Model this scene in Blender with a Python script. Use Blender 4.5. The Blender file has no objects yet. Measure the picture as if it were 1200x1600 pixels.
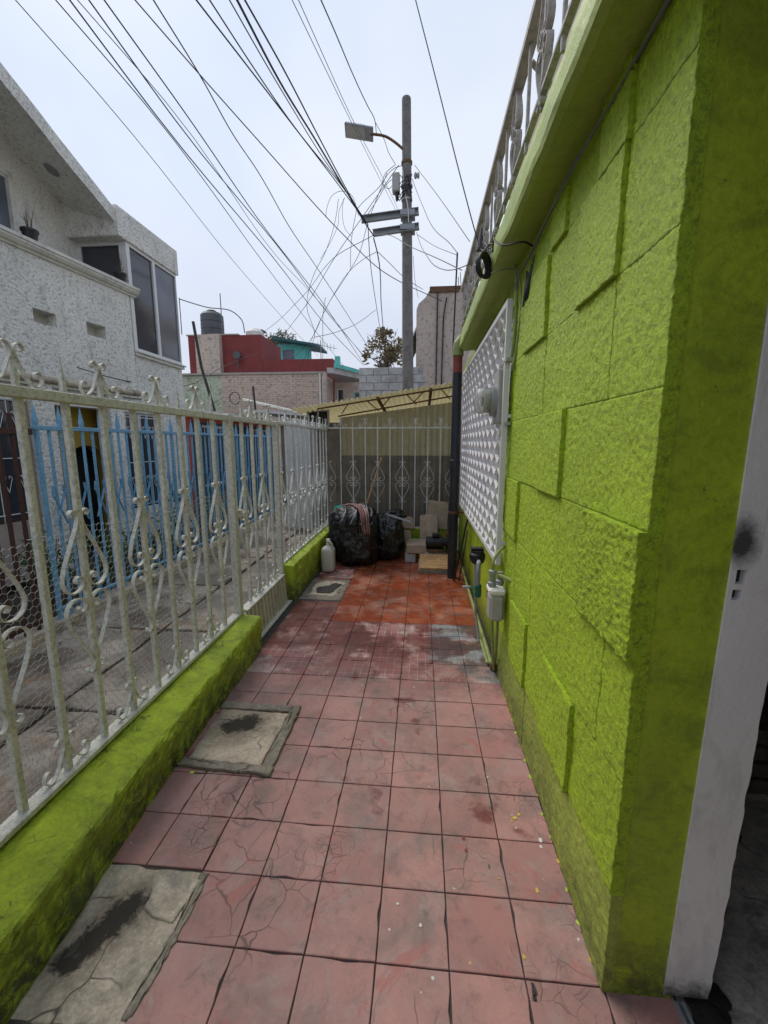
import bpy, bmesh, math, random
from mathutils import Vector, noise
R = math.radians
random.seed(7)
scene = bpy.context.scene
COL = scene.collection

# ------------------------------------------------------------------ camera, sky, sun, exposure
cam_data = bpy.data.cameras.new('camera')
cam = bpy.data.objects.new('camera', cam_data)
COL.objects.link(cam)
cam.location = (0, 0, 1.6)
cam.rotation_euler = (math.pi / 2 - 0.1641, 0, 0.0880)
cam_data.sensor_fit = 'VERTICAL'
cam_data.sensor_height = 36
cam_data.lens = 656.1 / 1600 * 36
cam_data.clip_start = 0.02
cam_data.clip_end = 500
scene.camera = cam

SUN_EL, SUN_AZ = R(54), R(-48)          # azimuth measured from +Y towards +X
world = bpy.data.worlds.new('World')
scene.world = world
world.use_nodes = True
wt = world.node_tree
for n in list(wt.nodes):
    wt.nodes.remove(n)
w_out = wt.nodes.new('ShaderNodeOutputWorld')
w_bg = wt.nodes.new('ShaderNodeBackground')
w_bg.inputs['Strength'].default_value = 0.1
w_sky = wt.nodes.new('ShaderNodeTexSky')
w_sky.sky_type = 'NISHITA'
w_sky.sun_disc = False
w_sky.sun_elevation = SUN_EL
w_sky.sun_rotation = SUN_AZ
w_sky.air_density = 1.2
w_sky.dust_density = 3.0
w_tc = wt.nodes.new('ShaderNodeTexCoord')
w_no = wt.nodes.new('ShaderNodeTexNoise')
w_no.inputs['Scale'].default_value = 1.6
w_no.inputs['Detail'].default_value = 4
w_no.inputs['Roughness'].default_value = 0.45
w_rp = wt.nodes.new('ShaderNodeValToRGB')
w_rp.color_ramp.elements[0].position = 0.36
w_rp.color_ramp.elements[0].color = (3.55, 4.45, 6.1, 1)
w_rp.color_ramp.elements[1].position = 0.66
w_rp.color_ramp.elements[1].color = (5.75, 6.15, 6.85, 1)
w_sep = wt.nodes.new('ShaderNodeSeparateXYZ')
w_hr = wt.nodes.new('ShaderNodeMapRange')
w_hr.inputs['From Min'].default_value = 0.0
w_hr.inputs['From Max'].default_value = 0.45
w_hz = wt.nodes.new('ShaderNodeMix')
w_hz.data_type = 'RGBA'
w_hz.inputs[6].default_value = (4.75, 4.9, 5.6, 1)
w_mix = wt.nodes.new('ShaderNodeMix')
w_mix.data_type = 'RGBA'
w_mix.inputs[0].default_value = 0.88
L = wt.links.new
L(w_tc.outputs['Generated'], w_no.inputs['Vector'])
L(w_tc.outputs['Generated'], w_sep.inputs[0])
L(w_sep.outputs['Z'], w_hr.inputs['Value'])
L(w_no.outputs['Fac'], w_rp.inputs['Fac'])
L(w_hr.outputs[0], w_hz.inputs[0])
L(w_rp.outputs['Color'], w_hz.inputs[7])
L(w_sky.outputs['Color'], w_mix.inputs[6])
L(w_hz.outputs[2], w_mix.inputs[7])
L(w_mix.outputs[2], w_bg.inputs['Color'])
L(w_bg.outputs[0], w_out.inputs['Surface'])

sun_data = bpy.data.lights.new('sun', 'SUN')
sun_data.energy = 1.5
sun_data.angle = R(35)
sun_data.color = (1.0, 0.93, 0.82)
sun = bpy.data.objects.new('sun', sun_data)
COL.objects.link(sun)
sdir = Vector((math.sin(SUN_AZ) * math.cos(SUN_EL), math.cos(SUN_AZ) * math.cos(SUN_EL), math.sin(SUN_EL)))
sun.rotation_euler = (-sdir).to_track_quat('-Z', 'Y').to_euler()
sun.location = (0, 0, 30)

scene.view_settings.view_transform = 'Standard'
scene.view_settings.look = 'None'
scene.view_settings.gamma = 1
scene.view_settings.use_curve_mapping = False
scene.view_settings.exposure = 0.58

# ------------------------------------------------------------------ material helper
class G:
    def __init__(s, name):
        s.m = bpy.data.materials.new(name)
        s.m.use_nodes = True
        s.t = s.m.node_tree
        s.b = s.t.nodes['Principled BSDF']
        s.pos = s.n('ShaderNodeNewGeometry').outputs['Position']
    def n(s, typ, **kw):
        x = s.t.nodes.new(typ)
        for k, v in kw.items():
            setattr(x, k, v)
        return x
    def put(s, sock, v):
        if isinstance(v, bpy.types.NodeSocket):
            s.t.links.new(v, sock)
        elif isinstance(v, (tuple, list)) and len(v) == 3 and sock.type == 'RGBA':
            sock.default_value = (*v, 1)
        else:
            sock.default_value = v
    def noise(s, scale, detail=3, rough=0.55, vec=None, dist=0.0):
        x = s.n('ShaderNodeTexNoise')
        s.put(x.inputs['Vector'], vec or s.pos)
        x.inputs['Scale'].default_value = scale
        x.inputs['Detail'].default_value = detail
        x.inputs['Roughness'].default_value = rough
        x.inputs['Distortion'].default_value = dist
        return x.outputs['Fac']
    def voro(s, scale, feature='DISTANCE_TO_EDGE', vec=None, out='Distance'):
        x = s.n('ShaderNodeTexVoronoi', feature=feature)
        s.put(x.inputs['Vector'], vec or s.pos)
        x.inputs['Scale'].default_value = scale
        return x.outputs[out]
    def ramp(s, fac, stops, interp='LINEAR'):
        x = s.n('ShaderNodeValToRGB')
        x.color_ramp.interpolation = interp
        while len(x.color_ramp.elements) < len(stops):
            x.color_ramp.elements.new(0.5)
        for e, (p, c) in zip(x.color_ramp.elements, stops):
            e.position = p
            e.color = (*c, 1) if isinstance(c, (tuple, list)) else (c, c, c, 1)
        s.put(x.inputs['Fac'], fac)
        return x.outputs['Color']
    def mix(s, fac, a, b, blend='MIX'):
        x = s.n('ShaderNodeMix', data_type='RGBA', blend_type=blend)
        s.put(x.inputs[0], fac); s.put(x.inputs[6], a); s.put(x.inputs[7], b)
        return x.outputs[2]
    def math(s, op, a, b=0.0, c=0.0, clamp=False):
        x = s.n('ShaderNodeMath', operation=op, use_clamp=clamp)
        s.put(x.inputs[0], a); s.put(x.inputs[1], b); s.put(x.inputs[2], c)
        return x.outputs[0]
    def rng(s, v, a, b, c=0.0, d=1.0):
        x = s.n('ShaderNodeMapRange')
        s.put(x.inputs[0], v)
        for i, k in enumerate((a, b, c, d)):
            x.inputs[i + 1].default_value = k
        return x.outputs[0]
    def xyz(s, vec=None):
        x = s.n('ShaderNodeSeparateXYZ')
        s.put(x.inputs[0], vec or s.pos)
        return x.outputs
    def obj_random(s):
        return s.n('ShaderNodeObjectInfo').outputs['Random']
    def mapping(s, scale=(1, 1, 1), loc=(0, 0, 0), vec=None):
        x = s.n('ShaderNodeMapping')
        s.put(x.inputs['Vector'], vec or s.pos)
        x.inputs['Scale'].default_value = scale
        x.inputs['Location'].default_value = loc
        return x.outputs[0]
    def bump(s, h, strength=0.4, dist=0.01, normal=None):
        x = s.n('ShaderNodeBump')
        x.inputs['Strength'].default_value = strength
        x.inputs['Distance'].default_value = dist
        s.put(x.inputs['Height'], h)
        if normal:
            s.put(x.inputs['Normal'], normal)
        return x.outputs['Normal']
    def done(s, color=None, rough=None, normal=None, metal=None, spec=None):
        if color is not None: s.put(s.b.inputs['Base Color'], color)
        if rough is not None: s.put(s.b.inputs['Roughness'], rough)
        if normal is not None: s.put(s.b.inputs['Normal'], normal)
        if metal is not None: s.put(s.b.inputs['Metallic'], metal)
        if spec is not None: s.put(s.b.inputs['Specular IOR Level'], spec)
        return s.m

def plain(name, c, rough=0.6, var=0.25, scale=8, bump=0.15, bscale=60, metal=0.0, dirt=None, dirt_amt=0.5):
    g = G(name)
    nz = g.noise(scale, 5, 0.6)
    dark = tuple(k * (1 - var) for k in c)
    lite = tuple(min(1, k * (1 + var)) for k in c)
    col = g.ramp(nz, [(0.3, dark), (0.7, lite)])
    if dirt:
        d = g.ramp(g.noise(scale * 2.3, 6, 0.7, dist=0.6), [(0.52, 0.0), (0.70, dirt_amt)])
        col = g.mix(d, col, dirt)
    nrm = g.bump(g.noise(bscale, 4, 0.6), bump, 0.01) if bump else None
    return g.done(col, rough, nrm, metal)

def green(name, c, c2, bs, bscale, bdist, grime_shade=0.0, streak=0.0, painted_relief=0.28):
    g = G(name)
    big = g.noise(2.3, 4, 0.6)
    col = g.ramp(big, [(0.3, c2), (0.68, c)])
    fine = g.noise(60, 6, 0.72)
    col = g.mix(g.rng(fine, 0.34, 0.52, painted_relief, 0.0), col, tuple(k * 0.34 for k in c2), 'MIX')  # shade of the stucco pits painted into the colour
    col = g.mix(g.rng(fine, 0.56, 0.70, 0.0, painted_relief * .5), col, tuple(min(1, k * 1.3 + 0.02) for k in c))  # highlights on raised grains, painted likewise
    if streak:
        st = g.noise(5, 5, 0.6, g.mapping((1, 4, 0.7)))
        col = g.mix(g.rng(st, 0.5, 0.78, 0, streak), col, (0.16, 0.19, 0.03))
    if grime_shade:  # grime, plus painted shade that darkens the low wall's inner face
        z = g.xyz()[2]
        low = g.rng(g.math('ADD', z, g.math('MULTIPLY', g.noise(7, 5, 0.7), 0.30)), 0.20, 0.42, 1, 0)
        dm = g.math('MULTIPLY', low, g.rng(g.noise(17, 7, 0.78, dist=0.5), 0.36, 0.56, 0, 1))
        col = g.mix(g.math('MULTIPLY', dm, grime_shade), col, (0.05, 0.055, 0.025))
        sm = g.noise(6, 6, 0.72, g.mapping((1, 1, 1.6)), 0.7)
        col = g.mix(g.rng(sm, 0.48, 0.64, 0, 0.55 * grime_shade), col, (0.11, 0.145, 0.018))
        if grime_shade > 0.9:
            wob = g.n('ShaderNodeTexNoise'); g.put(wob.inputs['Vector'], g.pos); wob.inputs['Scale'].default_value = 7
            wv = g.n('ShaderNodeVectorMath', operation='MULTIPLY_ADD')
            g.put(wv.inputs[0], wob.outputs['Color']); wv.inputs[1].default_value = (0.25, 0.25, 0.25); g.put(wv.inputs[2], g.pos)
            ck = g.rng(g.voro(5, vec=wv.outputs[0]), 0.0, 0.014, 1, 0)
            ck = g.math('MULTIPLY', ck, g.rng(g.noise(4, 3), 0.50, 0.56, 0, 0.8))
            col = g.mix(ck, col, (0.03, 0.035, 0.015))
        chip = g.rng(g.noise(15, 6, 0.75, dist=0.8), 0.63, 0.67, 0, 0.8)
        col = g.mix(chip, col, (0.075, 0.08, 0.04))
    h1 = g.noise(bscale, 6, 0.72)
    h2 = g.noise(bscale * 0.22, 3, 0.5)
    n1 = g.bump(h2, 0.35, bdist * 2)
    n2 = g.bump(h1, bs, bdist, n1)
    return g.done(col, g.rng(fine, 0.3, 0.7, 0.40, 0.58), n2, spec=0.5)

M = {}
LIME, LIME2 = (0.47, 0.66, 0.013), (0.385, 0.55, 0.013)
M['green_rough'] = green('lime paint on coarse stucco', LIME, LIME2, 1.0, 110, 0.014, painted_relief=0.75)
M['green_stone'] = green('lime paint on stucco', LIME, LIME2, 1.0, 95, 0.014, painted_relief=0.66)
M['green_plain'] = green('lime paint on plaster', (0.39, 0.50, 0.022), (0.29, 0.385, 0.02), 0.5, 45, 0.008, grime_shade=0.8, streak=0.3)
M['green_base'] = green('thin dull lime coat', (0.38, 0.46, 0.07), (0.27, 0.34, 0.055), 0.7, 60, 0.01, grime_shade=0.6, streak=0.4)
M['green_curb'] = green('lime paint on low wall', (0.52, 0.66, 0.03), (0.36, 0.465, 0.022), 0.9, 40, 0.018, grime_shade=0.95, streak=0.35)
M['green_slab'] = green('lime paint on roof slab', (0.38, 0.48, 0.09), (0.30, 0.39, 0.08), 0.5, 26, 0.01, streak=0.35)
M['green_pipe'] = plain('lime painted pipe', (0.24, 0.28, 0.09), 0.5, 0.2, 20, 0.1)

def tile_mat(name, c, c2, kind):
    g = G(name)
    x, y, z = g.xyz()
    rnd = g.obj_random()
    base = g.mix(rnd, c, c2)
    big = g.noise(3.1, 5, 0.62)
    base = g.mix(g.rng(big, 0.36, 0.64, 0.0, 0.8), base, tuple(k * 0.55 + 0.03 for k in c))
    worn = g.noise(6.5, 6, 0.68, dist=0.5)
    base = g.mix(g.rng(worn, 0.50, 0.68, 0, 0.6), base, (0.36, 0.30, 0.28))
    fine = g.noise(90, 4, 0.7)
    base = g.mix(g.rng(fine, 0.35, 0.7, 0.30, 0.0), base, tuple(k * 0.5 for k in c))
    scr = g.noise(30, 4, 0.6, g.mapping((1.0, 5, 1), (0, 0, 0)), 0.4)
    base = g.mix(g.rng(scr, 0.60, 0.72, 0, 0.22), base, (0.42, 0.32, 0.30))
    if kind == 'mosaic':
        def lines(v, off, per):
            q = g.math('FRACT', g.math('DIVIDE', g.math('SUBTRACT', v, off), per))
            return g.math('LESS_THAN', g.math('ABSOLUTE', g.math('SUBTRACT', q, 0.5)), 0.04)
        ln = g.math('MAXIMUM', lines(x, -1.0300 + 0.0284, 0.0569), lines(y, 1.0560 + 0.0284, 0.0568))
        keep = g.rng(g.noise(4.5, 4, 0.6), 0.38, 0.52, 0, 1)
        ln = g.math('MULTIPLY', ln, keep)
        base = g.mix(g.math('MULTIPLY', ln, 0.75), base, (0.50, 0.43, 0.40))
        # grey cement wash spilt near the house wall
        gm = g.math('ADD', g.math('MULTIPLY', g.noise(5.5, 5, 0.65), 0.34), g.math('SUBTRACT', x, 0.28))
        gy = g.math('MULTIPLY', g.rng(y, 2.60, 2.95, 0, 1), 0.40)
        gm = g.rng(g.math('ADD', gm, gy), 0.36, 0.42, 0, 1)
        base = g.mix(g.math('MULTIPLY', gm, g.math('SUBTRACT', 1.0, g.math('MULTIPLY', ln, 0.7))), base,
                     g.mix(g.noise(9, 5, 0.7), (0.14, 0.155, 0.17), (0.27, 0.28, 0.29)))
    if kind != 'pink':
        # pale dried residue
        dry = g.noise(4.4, 6, 0.66, g.mapping((1, 1, 1), (4, 4.4, 0)), 0.5)
        base = g.mix(g.rng(dry, 0.52, 0.60, 0, 0.62 if kind == 'mosaic' else 0.42), base, (0.60, 0.45, 0.40) if kind == 'mosaic' else (0.52, 0.26, 0.17))
    if kind == 'pink':
        # crazed hairline cracks on some tiles
        wob = g.n('ShaderNodeTexNoise'); g.put(wob.inputs['Vector'], g.pos)
        wob.inputs['Scale'].default_value = 9
        wv = g.n('ShaderNodeVectorMath', operation='MULTIPLY_ADD')
        g.put(wv.inputs[0], wob.outputs['Color']); wv.inputs[1].default_value = (0.10, 0.10, 0); g.put(wv.inputs[2], g.pos)
        cr = g.rng(g.voro(7.5, vec=wv.outputs[0]), 0.0, 0.022, 1, 0)
        area = g.rng(g.noise(2.0, 3, 0.5), 0.50, 0.58, 0, 1)
        cr2 = g.rng(g.voro(20, vec=wv.outputs[0]), 0.0, 0.03, 1, 0)
        area2 = g.rng(g.noise(2.7, 3, 0.5, g.mapping((1, 1, 1), (3, 1, 0))), 0.60, 0.66, 0, 0.8)
        crack = g.math('MAXIMUM', g.math('MULTIPLY', cr, area), g.math('MULTIPLY', cr2, area2))
        base = g.mix(g.math('MULTIPLY', crack, 0.8), base, (0.05, 0.035, 0.03))
    # paint specks
    sp = g.voro(15, 'F1')
    spk = g.math('MULTIPLY', g.math('LESS_THAN', sp, 0.075), g.math('GREATER_THAN', g.noise(8, 2, 0.5), 0.56))
    spc = g.ramp(g.noise(5, 1), [(0.45, (0.62, 0.60, 0.55)), (0.56, (0.55, 0.40, 0.10))], 'CONSTANT')
    if kind != 'orange':
        base = g.mix(spk, base, spc)
    # grime: dark joints area and damp film
    gr = g.noise(4.2, 6, 0.72, g.mapping((1, 1, 1), (7, 2, 0)), 0.4)
    base = g.mix(g.rng(gr, 0.48, 0.68, 0, 0.62), base, (0.13, 0.11, 0.10))
    gr2 = g.noise(13, 7, 0.75, g.mapping((1, 1, 1), (1, 9, 0)), 0.6)
    base = g.mix(g.rng(gr2, 0.54, 0.70, 0, 0.5), base, (0.085, 0.06, 0.055))
    red = g.noise(5.2, 5, 0.7, g.mapping((1, 1, 1), (11, 5, 0)), 0.8)
    base = g.mix(g.rng(red, 0.60, 0.66, 0, 0.45), base, tuple(k * f for k, f in zip(c2, (0.95, 0.55, 0.5))))
    wetn = g.noise(2.2, 5, 0.6, g.mapping((1, 1, 1), (2.6, 4.0, 0)), 0.3)
    if kind == 'orange':
        wet = g.rng(wetn, 0.36, 0.50, 0, 1)
    else:
        # a wet trail between the two covers, else only odd damp patches
        dx = g.math('ABSOLUTE', g.math('SUBTRACT', x, g.math('MULTIPLY_ADD', g.noise(6, 3, 0.6), 0.30, -1.0)))
        trail = g.math('MULTIPLY', g.rng(dx, 0.03, 0.075, 1, 0),
                       g.math('MULTIPLY', g.rng(y, 1.24, 1.32, 0, 1), g.rng(y, 1.70, 1.76, 1, 0)))
        far = g.math('MULTIPLY', g.rng(y, 2.4, 3.0, 0, 1), g.rng(wetn, 0.42, 0.48, 0, 1))
        wet = g.math('MAXIMUM', g.math('MAXIMUM', trail, far), g.rng(wetn, 0.63, 0.68, 0, 1))
    base = g.mix(g.math('MULTIPLY', wet, 0.85), base, g.mix(1.0, base, (0.42, 0.20, 0.18) if kind != 'orange' else (0.85, 0.6, 0.45), 'MULTIPLY'))
    rough = g.math('SUBTRACT', g.rng(fine, 0.3, 0.7, 0.62, 0.78), g.math('MULTIPLY', wet, 0.36 if kind != 'orange' else 0.47))
    nb = g.bump(g.noise(55, 5, 0.65), 0.22, 0.004)
    if kind == 'pink':
        nb = g.bump(g.math('SUBTRACT', 1.0, crack), 0.4, 0.003, nb)
    return g.done(base, rough, nb)

M['pink'] = tile_mat('worn red cement tile', (0.50, 0.255, 0.225), (0.40, 0.18, 0.16), 'pink')
M['mosaic'] = tile_mat('red mosaic tile with white joints', (0.43, 0.165, 0.15), (0.34, 0.11, 0.105), 'mosaic')
M['orange'] = tile_mat('orange painted tile', (0.43, 0.100, 0.034), (0.33, 0.072, 0.026), 'orange')
M['grout'] = plain('dark grout', (0.055, 0.048, 0.042), 0.85, 0.4, 14, 0.3)

def concrete(name, c, wet=0.0, stain=None, bump=0.4, crack=True, scale=3.0, seed=0.0, spill=None):
    g = G(name)
    a = g.noise(scale, 6, 0.66, g.mapping((1, 1, 1), (seed, seed * 2, 0)), 0.3)
    col = g.ramp(a, [(0.28, tuple(k * 0.55 for k in c)), (0.5, c), (0.75, tuple(min(1, k * 1.35) for k in c))])
    f = g.noise(70, 6, 0.75)
    col = g.mix(g.rng(f, 0.35, 0.62, 0.55, 0), col, tuple(k * 0.35 for k in c))
    pb = g.voro(85, 'F1')
    col = g.mix(g.rng(pb, 0.10, 0.22, 0.35, 0), col, tuple(min(1, k * 1.5) for k in c))
    dz = g.noise(11, 6, 0.75, g.mapping((1, 1, 1), (seed, 2, 2)), 0.5)
    col = g.mix(g.rng(dz, 0.50, 0.66, 0, 0.6), col, tuple(k * 0.38 for k in c))
    if stain:
        st = g.noise(scale * 1.7, 6, 0.7, g.mapping((1, 1, 1), (5 + seed, 3, 1)), 0.6)
        col = g.mix(g.rng(st, 0.52, 0.66, 0, 0.75), col, stain)
    nb = g.bump(g.noise(38, 6, 0.66), bump, 0.008)
    if crack:
        wob = g.n('ShaderNodeTexNoise'); g.put(wob.inputs['Vector'], g.pos); wob.inputs['Scale'].default_value = 6
        wv = g.n('ShaderNodeVectorMath', operation='MULTIPLY_ADD')
        g.put(wv.inputs[0], wob.outputs['Color']); wv.inputs[1].default_value = (0.2, 0.2, 0.2); g.put(wv.inputs[2], g.pos)
        cr = g.math('MULTIPLY', g.rng(g.voro(3.3, vec=wv.outputs[0]), 0, 0.018, 1, 0), g.rng(g.noise(2.4, 2), 0.46, 0.54, 0, 1))
        col = g.mix(g.math('MULTIPLY', cr, 0.85), col, (0.025, 0.022, 0.02))
        nb = g.bump(g.math('SUBTRACT', 1.0, cr), 0.5, 0.006, nb)
    rough = 0.85
    if wet:
        wn = g.noise(1.7, 5, 0.62, g.mapping((1, 1, 1), (1.3 + seed, 8, 0)), 0.3)
        wm = g.rng(wn, 0.42, 0.56, 0, wet)
        col = g.mix(wm, col, g.mix(1.0, col, (0.45, 0.42, 0.40), 'MULTIPLY'))
        rough = g.math('SUBTRACT', 0.85, g.math('MULTIPLY', wm, 0.5))
    if spill:   # a dried spill: capsule from (x0, y0) to (x1, y1) with a ragged outline
        x0, y0, x1, y1, rad = spill
        dx, dy = x1 - x0, y1 - y0; l2 = dx * dx + dy * dy
        X, Y, Z = g.xyz()
        qx, qy = g.math('SUBTRACT', X, x0), g.math('SUBTRACT', Y, y0)
        t = g.math('DIVIDE', g.math('ADD', g.math('MULTIPLY', qx, dx), g.math('MULTIPLY', qy, dy)), l2, clamp=True)
        ex, ey = g.math('SUBTRACT', qx, g.math('MULTIPLY', t, dx)), g.math('SUBTRACT', qy, g.math('MULTIPLY', t, dy))
        d = g.math('SQRT', g.math('ADD', g.math('MULTIPLY', ex, ex), g.math('MULTIPLY', ey, ey)))
        d = g.math('DIVIDE', d, rad)
        d = g.math('ADD', d, g.math('MULTIPLY', g.math('SUBTRACT', g.noise(19, 8, 0.78, dist=0.5), 0.5), 3.0))
        core = g.rng(d, 0.62, 1.05, 1, 0)
        halo = g.math('MULTIPLY', g.rng(d, 0.8, 2.6, 1, 0), 0.6)
        col = g.mix(halo, col, (0.10, 0.075, 0.05))
        col = g.mix(g.math('MULTIPLY', core, 0.95), col, (0.022, 0.017, 0.013))
        rough = 0.9
    return g.done(col, rough, nb)

M['concrete_spill'] = concrete('grey concrete with a dark spill', (0.60, 0.50, 0.385), 0, (0.20, 0.175, 0.14), spill=(-1.075, .985, -.99, 1.15, .055))
M['alley'] = concrete('wet alley concrete', (0.42, 0.355, 0.285), 1.0, (0.30, 0.18, 0.09), 0.5, True, 2.2)
M['concrete'] = concrete('grey concrete', (0.60, 0.50, 0.385), 0, (0.16, 0.15, 0.14))
M['cover'] = concrete('stained concrete cover', (0.58, 0.47, 0.36), 0, (0.36, 0.29, 0.22), 0.55, True, 5, 1.7, spill=(-1.05, 2.07, -.96, 2.11, .075))
M['cover_rim'] = concrete('dark concrete rim', (0.33, 0.28, 0.22), 0.3, (0.15, 0.13, 0.10), 0.6, True, 6, 4)
M['stain'] = plain('dark wet stain', (0.022, 0.019, 0.016), 0.5, 0.5, 22, 0.5, 40)
M['ground'] = concrete('city ground', (0.22, 0.21, 0.2), 0, None)
M['block'] = concrete('cement block', (0.52, 0.51, 0.50), 0, (0.42, 0.41, 0.40), 0.4, False, 4)
M['mortar'] = plain('mortar', (0.33, 0.32, 0.31), 0.9, 0.2)
M['pole'] = concrete('weathered pole concrete', (0.21, 0.195, 0.185), 0, (0.12, 0.115, 0.11), 0.3, False, 6)
M['room_floor'] = concrete('dirty room floor', (0.50, 0.45, 0.39), 0, (0.10, 0.09, 0.08), 0.3, True, 3)

def rough_plaster(name, c, bs, scale, dist, dirt=(0.25, 0.24, 0.22)):
    g = G(name)
    a = g.noise(1.4, 5, 0.65)
    col = g.ramp(a, [(0.3, tuple(k * 0.82 for k in c)), (0.65, c)])
    st = g.noise(6, 5, 0.65, g.mapping((1, 1, 0.35)))
    col = g.mix(g.rng(st, 0.54, 0.74, 0, 0.5), col, dirt)
    h = g.noise(scale, 4, 0.6)
    col = g.mix(g.rng(h, 0.34, 0.48, 0.62, 0), col, tuple(k * 0.32 for k in c))  # shade in the low pits of the render, painted into its colour
    nb = g.bump(h, bs, dist)
    return g.done(col, 0.85, nb)
M['tirol'] = rough_plaster('coarse white render', (0.90, 0.88, 0.82), 1.0, 30, 0.04)
M['tirol_fine'] = rough_plaster('white render', (0.85, 0.83, 0.775), 0.8, 44, 0.02)
M['moulding'] = plain('off white moulding', (0.62, 0.61, 0.56), 0.6, 0.1, 5, 0.15, 40, dirt=(0.24, 0.23, 0.19), dirt_amt=0.6)
M['jamb'] = plain('grey white jamb paint', (0.74, 0.71, 0.69), 0.6, 0.06, 3, 0.35, 40, dirt=(0.40, 0.38, 0.38), dirt_amt=0.35)
def jamb_mat():
    g = G('grey white jamb paint')
    X, Y, Z = g.xyz()
    col = g.ramp(g.noise(3, 5, 0.6), [(0.3, (0.69, 0.66, 0.64)), (0.7, (0.77, 0.74, 0.72))])
    st = g.noise(9, 6, 0.72, g.mapping((1, 1, 0.45)), 0.6)
    col = g.mix(g.rng(st, 0.52, 0.68, 0, 0.4), col, (0.40, 0.37, 0.36))
    dx = g.math('MULTIPLY', g.math('SUBTRACT', X, 0.762), 1.0); dz = g.math('MULTIPLY', g.math('SUBTRACT', Z, 1.365), 0.62)
    d = g.math('SQRT', g.math('ADD', g.math('MULTIPLY', dx, dx), g.math('MULTIPLY', dz, dz)))
    d = g.math('ADD', g.math('DIVIDE', d, 0.022), g.math('MULTIPLY', g.math('SUBTRACT', g.noise(38, 6, 0.75), 0.5), 2.0))
    col = g.mix(g.math('MULTIPLY', g.rng(d, 0.7, 2.2, 1, 0), 0.95), col, (0.035, 0.03, 0.03))
    base = g.rng(g.math('ADD', Z, g.math('MULTIPLY', g.noise(28, 6, 0.75), 0.16)), 0.10, 0.17, 0.9, 0)
    col = g.mix(base, col, (0.03, 0.03, 0.028))
    return g.done(col, 0.6, g.bump(g.noise(40, 5, 0.65), 0.4, 0.006))
M['jamb_paint'] = jamb_mat()
M['upper'] = plain('brown grey plaster', (0.36, 0.31, 0.28), 0.85, 0.15, 3, 0.3, 40)
M['grey_plaster'] = rough_plaster('stained grey pink plaster', (0.53, 0.44, 0.38), 0.5, 9, 0.03, (0.32, 0.25, 0.205))
M['brick_pink'] = rough_plaster('bare pinkish brick', (0.58, 0.46, 0.38), 0.4, 8, 0.02, (0.38, 0.29, 0.24))
M['brick_green'] = rough_plaster('pale green brick', (0.52, 0.57, 0.42), 0.4, 8, 0.02, (0.42, 0.42, 0.32))
M['red_paint'] = plain('oxide red paint', (0.20, 0.036, 0.034), 0.8, 0.2, 2, 0.2, 30, dirt=(0.16, 0.04, 0.035), dirt_amt=0.5)
M['dark_wall'] = plain('dark green grey wall', (0.045, 0.07, 0.075), 0.8, 0.3, 3, 0.1)
M['orange_wall'] = plain('orange red wall', (0.42, 0.075, 0.035), 0.8, 0.15, 3, 0.15)
M['teal_paint'] = plain('teal paint', (0.12, 0.50, 0.46), 0.7, 0.15, 3, 0.1)
M['teal_dark'] = plain('dark teal fascia', (0.02, 0.11, 0.13), 0.6, 0.15, 3, 0.1)
M['yellow_wall'] = plain('ochre porch wall', (0.42, 0.28, 0.05), 0.75, 0.15, 3, 0.15)
M['dark'] = plain('unlit dark interior paint', (0.02, 0.019, 0.018), 0.8, 0.3, 3, 0)
M['room'] = plain('room wall', (0.42, 0.34, 0.30), 0.85, 0.2, 3, 0.1)

def iron(name, c, rust=(0.20, 0.11, 0.05), amt=0.45, rough=0.55):
    g = G(name)
    col = g.mix(g.rng(g.noise(7, 4, 0.6), 0.35, 0.65, 0, 0.6), c, tuple(k * 0.72 for k in c))
    col = g.mix(g.rng(g.noise(48, 6, 0.8), 0.48, 0.58, 0, 0.72), col, tuple(k * 0.5 for k in c))
    col = g.mix(g.rng(g.noise(16, 7, 0.8, dist=0.8), 0.62, 0.70, 0, amt), col, rust)
    return g.done(col, rough, g.bump(g.noise(70, 6, 0.75), 0.6, 0.006))
M['white_iron'] = iron('old cream fence paint', (0.70, 0.685, 0.61), (0.17, 0.10, 0.05), 0.7)
M['far_iron'] = iron('old white fence paint', (0.80, 0.80, 0.77), (0.20, 0.15, 0.1), 0.35)
M['blue_iron'] = iron('sky blue fence paint', (0.21, 0.46, 0.70), (0.11, 0.24, 0.38), 0.3)
M['brown_iron'] = iron('rusty brown iron', (0.075, 0.03, 0.022), (0.16, 0.05, 0.02), 0.6, 0.7)
M['rail_iron'] = iron('grey white rail paint', (0.46, 0.44, 0.42), (0.22, 0.18, 0.15), 0.4)
M['white_frame'] = plain('white window frame', (0.66, 0.66, 0.655), 0.45, 0.06, 6, 0.05)
M['grille'] = plain('white grille paint', (0.76, 0.755, 0.77), 0.45, 0.08, 6, 0.1, 60, dirt=(0.42, 0.41, 0.41), dirt_amt=0.3)
M['sheet'] = plain('cream sheet metal', (0.55, 0.52, 0.43), 0.5, 0.12, 5, 0.1, 30, dirt=(0.16, 0.12, 0.07), dirt_amt=0.6)
M['white_sheet'] = plain('white sheet metal', (0.62, 0.62, 0.61), 0.5, 0.08, 3, 0.05)
M['grey_sheet'] = plain('grey sheet metal', (0.36, 0.36, 0.37), 0.55, 0.12, 3, 0.05)
M['galv'] = plain('galvanised steel', (0.27, 0.285, 0.30), 0.5, 0.15, 5, 0.05, metal=0.3)
M['wire'] = plain('galvanised wire', (0.42, 0.42, 0.41), 0.5, 0.2, 9, 0, metal=0.5)
M['cable'] = plain('black cable', (0.018, 0.018, 0.020), 0.6, 0.2, 9, 0)
M['cable_grey'] = plain('grey cable', (0.14, 0.145, 0.155), 0.6, 0.2, 9, 0)
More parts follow.
